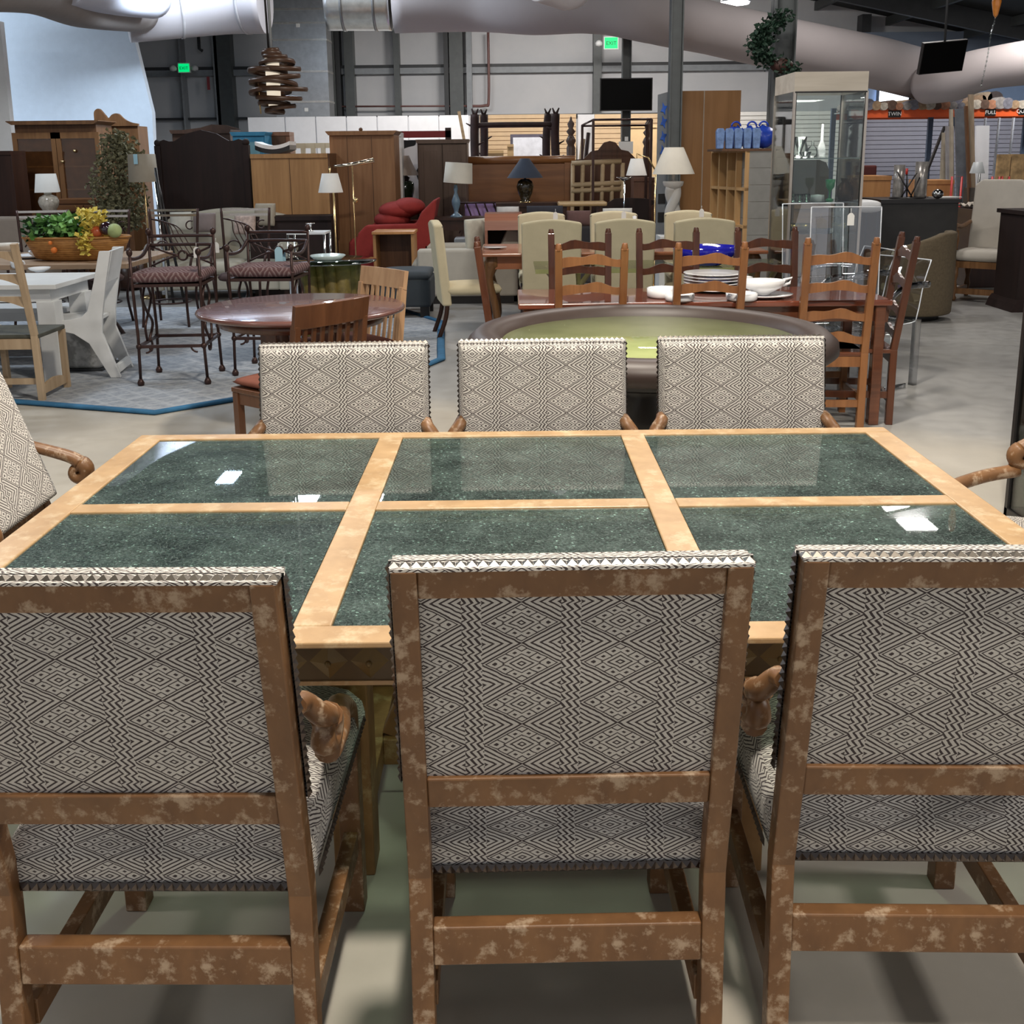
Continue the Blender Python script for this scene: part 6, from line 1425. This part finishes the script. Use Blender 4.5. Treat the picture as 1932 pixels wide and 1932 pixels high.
# leaning bed rails / boards in front of rack
def leaner(name, label, cat, u0, v0, u1, v1, wpx, Y, M, d=.05, group='boards and frames leaning before the rack'):
    xa, za = at(u0, v0, Y+.25); xb = X(u1, v1, Y); t = thing(name, label, cat, (xb, Y, 0), 0, group); k = wpx*Y/1935
    sl = (xa-xb)/max(.2, za-Z(u1, v1, Y)); xbot = -sl*Z(u1, v1, Y)
    mb = MB(); a, b = Vector((xa-xb, .25, za)), Vector((xbot, 0, 0))
    V = [mb._v(p+Vector((s*k/2, y, 0))) for p in (b, a) for s, y in ((-1, 0), (1, 0), (1, d), (-1, d))]
    for i in range(4): mb._f([V[i], V[(i+1) % 4], V[4+(i+1) % 4], V[4+i]])
    mb._f(V[:4][::-1]); mb._f(V[4:]); mb.out('board', M, t); return t
GRB = plain('grey_board', (.26, .25, .26), .5, .15); BLB = plain('blue_grey_board', (.11, .12, .14), .5, .2); TNB = plain('taupe_board', (.32, .28, .22), .5, .15)
leaner('leaning_rail', 'thin pale rail leaning leftmost of the boards', 'rail', 1796, 206, 1803, 378, 5, 14.0, TNB)
leaner('leaning_board', 'wide dark blue grey board leaning before the rack', 'board', 1812, 205, 1822, 378, 17, 14.1, BLB)
leaner('leaning_board', 'grey board leaning left of the dark blue grey one', 'board', 1793, 238, 1803, 330, 14, 14.4, GRB)
leaner('leaning_rail', 'brown post leaning with the grey frames', 'rail', 1833, 178, 1845, 320, 8, 13.9, DRIFT)
leaner('leaning_rail', 'second brown post, thinner, just left of the first', 'rail', 1824, 200, 1838, 330, 5, 13.8, WALN)
leaner('leaning_board', 'bright white blank board leaning before the rack', 'board', 1855, 237, 1862, 340, 24, 14.3, plain('bright_board', (.85, .86, .9), .5, .02))
leaner('leaning_board', 'taupe board leaning over the orange desk', 'board', 1785, 250, 1790, 338, 11, 14.6, TNB)
leaner('leaning_rail', 'black rail slanting left of the taupe board', 'rail', 1784, 238, 1752, 340, 4, 14.7, DKF)
for k, u in enumerate((1861, 1887, 1914)): leaner('rack_pole', ('left', 'middle', 'right')[k]+' of three pale vertical poles under the orange beam', 'pole', u, 222, u-6, 345, 2.5, 16.9, plain('pale_pole', (.62, .66, .74), .4))
for k, u in enumerate((1806, 1882, 1895)): 
    x = X(u, 330, 12.9); t = thing('red_cart_frame', ('red tubular frame standing left of the white board', 'red tubular frame left of the burl panels', 'second red tubular frame left of the burl panels')[k], 'frame', (x, 12.9, 0), 0, 'red tubular frames'); zz = Z(u, 333, 12.9)
    MB().tube([(-.06, 0, 0), (-.06, 0, zz), (.06, 0, zz), (.06, 0, 0)], .014, 6).out('frame_tube', plain('cart_red', (.45, .03, .03), .4), t)
t, w, zt = case('black_shelving', 'low black cabinet behind the cream armchair at right', 'cabinet', 1850, 1960, 355, 13.6, .5, DKF)
BURL = plain('burl_wood', (.50, .33, .16), .45, .55, s=7)
for k, (u0, u1) in enumerate(((1888, 1912), (1914, 1950))):
    x0, x1 = U2(u0, u1, 320, 13.7); t2 = thing('burl_panel', ('left', 'right')[k]+' upright spalted wood panel standing on the black cabinet', 'panel', ((x0+x1)/2, 13.8, zt), 0, 'spalted wood panels'); MB().bb(-(x1-x0)/2, (x1-x0)/2, 0, .05, 0, Z(1900, 291, 13.8)-zt).out('slab', BURL, t2)
# orange desks & chairs
t, w, zt = case('orange_desk', 'orange pine desk end visible through and beside the glass tower', 'desk', 1628, 1682, 332, 12.6, .6, PINE2)
t, w, zt = case('orange_chest', 'orange pine chest under the leaning boards', 'chest', 1743, 1800, 340, 13.2, .5, PINE2)
t, w, zt = case('brown_bookcase', 'brown cabinet seen through the glass tower', 'cabinet', 1498, 1600, 385, 11.5, .4, wood('mid_brown', (.17, .085, .03), (.26, .14, .06), .4, 0))
t, w, zt = case('orange_cabinet', 'orange cabinet seen through the upper part of the glass tower', 'cabinet', 1490, 1530, 304, 13.2, .4, PINE2)
x0, x1 = U2(1495, 1578, 340, 12.2); t = thing('dark_rounded_sofa', 'dark olive rounded sofa back seen through the glass tower', 'sofa', ((x0+x1)/2, 12.2, 0)); w = (x1-x0)/2; zt = Z(1540, 302, 12.2)
MB().prism([(-w, .2), (w, .2), (w, zt-.12), (w-.04, zt-.03), (w-.12, zt), (-w, zt)], 'y', .3, .45).out('backrest', plain('olive_leather', (.06, .05, .03), .5, .2), t); MB().bb(-w, w, -.2, .3, .15, .45).out('seat', MC['olive_leather'], t); MB().bb(-w+.05, w-.05, -.1, .4, 0, .15).out('base', DKW, t)
t = thing('wine_chair', 'wine red chair back on the orange desk side', 'chair', (X(1640, 330, 13.2), 13.3, 0)); zt = Z(1640, 312, 13.2); MB().bb(-.17, .13, 0, .05, .5, zt).out('backrest', plain('wine_leather', (.09, .015, .012), .4), t, bevel=.02); MB().bb(-.2, .18, -.4, 0, .42, .5).out('seat', MC['wine_leather'], t)
for a in (-.16, .12):
    for b_ in (-.36, 0): MB().bb(a-.02, a+.02, b_-.02, b_+.02, 0, .43).out('leg', DKW, t)
# white stool
x0, x1 = U2(1622, 1664, 390, 10.3); t = thing('white_stool', 'white padded stool on thin black legs beside the black desk', 'stool', ((x0+x1)/2, 10.3, 0)); w = (x1-x0)/2; zt = Z(1643, 378, 10.3)
MB().cushion(-w, w, 0, .4, zt-.13, zt, puff=.02).out('seat', plain('white_vinyl', (.8, .8, .8), .5, .02), t)
for a in (-w+.03, w-.03):
    for b_ in (.03, .36): MB().bb(a-.012, a+.012, b_-.012, b_+.012, 0, zt-.12).out('leg', DKF, t)
for z in (.55,): MB().bb(-w+.03, w-.03, .02, .04, z, z+.02).out('foot_rail', DKF, t)
# black desk + vases
x0, x1 = U2(1662, 1815, 380, 10.9); t = thing('black_desk', 'black desk carrying two tall mottled vases', 'desk', ((x0+x1)/2, 10.9, 0)); w = (x1-x0)/2; zt = Z(1740, 376, 10.9)
MB().bb(-w, w, 0, .7, zt-.04, zt).out('desktop', DKF, t); MB().bb(-w+.02, w-.02, .03, .67, .08, zt-.04).out('body', plain('black_oak', (.03, .028, .026), .4, .2), t); MB().bb(-w+.04, w-.04, .05, .65, 0, .08).out('plinth', DKF, t)
MER = plain('mercury_glass', (.36, .34, .32), .25, .35, metal=.5, s=14)
for k, (u, vt, wp) in enumerate(((1697, 311, 10), (1739, 305, 11.5))):
    x, _ = at(u, 370, 11.2); h = Z(u, vt, 11.2)-zt; r = wp*11.2/1935
    o = MB().lathe([(r*.9, 0), (r, .02), (r*.96, h*.5), (r, h), (r*.93, h), (r*.88, h*.5), (.001, .03)], n=24).out('tall_vase', MER); o.location = (x, 11.25, zt); prop(o, ('shorter', 'taller')[k]+' mottled silver cylinder vase on the black desk', 'vase', 'mottled cylinder vases')
t = thing('fireplace_tools', 'crossed black fire tools with one red handle between the vases', 'fire tools', (X(1714, 370, 11.1), 11.15, zt))
h = Z(1711, 318, 11.1)-zt
for a, b_, m_ in (((-.06, 0, .01), (.09, 0, h*.85), DKF), ((.06, 0, .01), (-.12, 0, h*.9), DKF), ((.01, .02, .01), (-.01, .02, h), DKF), ((.03, -.02, .01), (.12, -.02, h*.7), DKF)): MB().tube([a, b_], .008, 6).out('poker', m_, t)
MB().tube([(-.01, .02, h*.8), (-.01, .02, h)], .014, 8).out('red_handle', plain('tool_red', (.5, .04, .03), .4), t); MB().lathe([(.18, 0), (.18, .012), (.001, .012)], n=20).out('tray', DKF, t)
t = thing('silver_ornament', 'small silver skull-like ornament on the black desk corner', 'ornament', (X(1772, 378, 10.95), 11.0, zt)); MB().ball((0, 0, .05), (.06, .05, .05), 14, 10).out('ornament_body', CHROME, t); MB().ball((0, -.05, .03), (.025, .01, .02), 8, 6).out('dark_hollow', DKF, t)
t = thing('magazine', 'loose white papers lying on the black desk', 'papers', (X(1790, 372, 11.2), 11.3, zt)); MB().box((0, 0, .004), (.28, .2, .008), (0, 0, .3)).out('paper_sheet', TAGP, t)
# tub chair
x0, x1 = U2(1678, 1815, 450, 9.6); t = thing('tub_chair', 'brown barrel tub chair seen from behind', 'armchair', ((x0+x1)/2, 9.95, 0), math.radians(-16)); BRC = plain('brown_tweed', (.125, .095, .058), .9, .15, s=40); r = .36
mb = MB()
def tub(a, b):
    th = math.radians(-200+220*a); hh = .56+.22*min(1, max(0, (a-.2)/.5))
    rr = r+.01*math.sin(PI*b); return (rr*math.cos(th), rr*math.sin(th), .06+(hh-.0)*b)
mb.grid(36, 8, tub); mb.out('curved_back', BRC, t, solid=.09, bevel=.02)
MB().lathe([(.27, .08), (.30, .1), (.30, .40), (.26, .45), (.001, .46)], n=32).out('seat', BRC, t); MB().lathe([(.30, 0), (.30, .07), (.001, .07)], n=32).out('base', DKF, t)
# throne-like cream armchair + dark carved cabinet at far right
def throne(label, x, Y, rz):
    t = thing('carved_armchair', label, 'armchair', (x, Y, 0), rz); CR = plain('throne_cream', (.56, .52, .46), .9, .05)
    MB().prism([(-.30, .42), (.30, .42), (.27, 1.22), (.2, 1.28), (-.2, 1.28), (-.27, 1.22)], 'y', .0, .07).out('backrest', CR, t, bevel=.02)
    MB().cushion(-.31, .31, -.56, .03, .42, .56, puff=.02).out('seat', CR, t); MB().bb(-.30, .30, -.54, .03, .36, .43).out('seat_rail', CARV, t)
    for s in (-1, 1):
        for y in (-.52, .0):
            MB().lathe([(.02, 0), (.035, .03), (.02, .06), (.035, .14), (.02, .22), (.035, .28), (.03, .37), (.001, .37)], (s*.27, y, 0), 12).out('leg', CARV, t)
        MB().tube(curve([(s*.29, .02, .82), (s*.32, -.2, .78), (s*.32, -.42, .80), (s*.32, -.48, .76), (s*.32, -.45, .73)]), .024, 8).out('armrest', CARV, t); MB().lathe([(.02, .44), (.03, .5), (.018, .56), (.03, .64), (.02, .75), (.001, .75)], (s*.31, -.42, 0), 12).out('arm_support', CARV, t)
        MB().bb(s*.27-.015, s*.27+.015, -.52, 0, .09, .13).out('side_stretcher', CARV, t)
    MB().bb(-.27, .27, -.54, -.50, .08, .14).out('front_stretcher', CARV, t); return t
th = throne('cream high backed armchair with carved wooden arms at the right', X(1888, 460, 11.2), 11.3, math.radians(-38))
x0 = X(1912, 470, 10.3); t = thing('carved_cabinet', 'dark carved cabinet cut by the right frame edge', 'cabinet', (x0, 10.2, 0)); zt = Z(1920, 398, 10.2)
MB().bb(.03, .7, 0, .5, .12, zt-.04).out('carcass', BLKW, t); MB().bb(0, .73, -.03, .53, zt-.04, zt).out('top', BLKW, t); MB().prism([(-.03, 0), (.76, 0), (.73, .08), (.70, .12), (.03, .12), (0, .08)], 'y', -.04, .54).out('plinth', BLKW, t)
x0, x1 = U2(1850, 1925, 420, 11.9); t = thing('storage_chest', 'dark chest with pale crumpled cloth on top behind the cream armchair', 'trunk', ((x0+x1)/2, 12.1, 0)); w = (x1-x0)/2; zt = Z(1860, 395, 12.0); MB().bb(-w, w, 0, .5, 0, zt).out('body', DKW, t, bevel=.01)
mb = MB(); rnd = random.Random(8); mb.grid(14, 8, lambda a, b: (-w+2*w*a, .0+.5*b, zt+.015+.05*rnd.random())); mb.out('crumpled_cloth', plain('oat_cloth', (.45, .40, .34), .9, .2), t, solid=.01)
# pharmacy lamp
t = thing('floor_lamp', 'chrome floor lamp with small square grey shade before the boards', 'lamp', (X(1842, 400, 12.4), 12.4, 0)); zb = Z(1838, 327, 12.4); o = shade(t, zb, .13, .10, .06, plain('silver_shade', (.42, .44, .45), .5), n=4); o.location = (-.03, 0, 0); o.rotation_euler = (0, 0, .6); MB().tube([(0, 0, .02), (0, 0, zb+.08)], .014, 8).out('pole', CHROME, t); MB().lathe([(.13, 0), (.13, .02), (.001, .04)], n=20).out('base', CHROME, t)
# brown dark chair left of shelf under lamp etc.
t, w, zt = case('copper_cabinet', 'reddish brown chest behind the canopy bed footboard', 'chest', 1196, 1240, 335, 14.2, .4, wood('copper_wood', (.17, .085, .055), (.25, .13, .09), .4, 2))
t, w, zt = case('blond_wardrobe', 'pale blond door panel before the second tan slatted wall', 'door panel', 1186, 1240, 236, 20.5, .1, plain('blond_door', (.68, .48, .26), .5, .06))
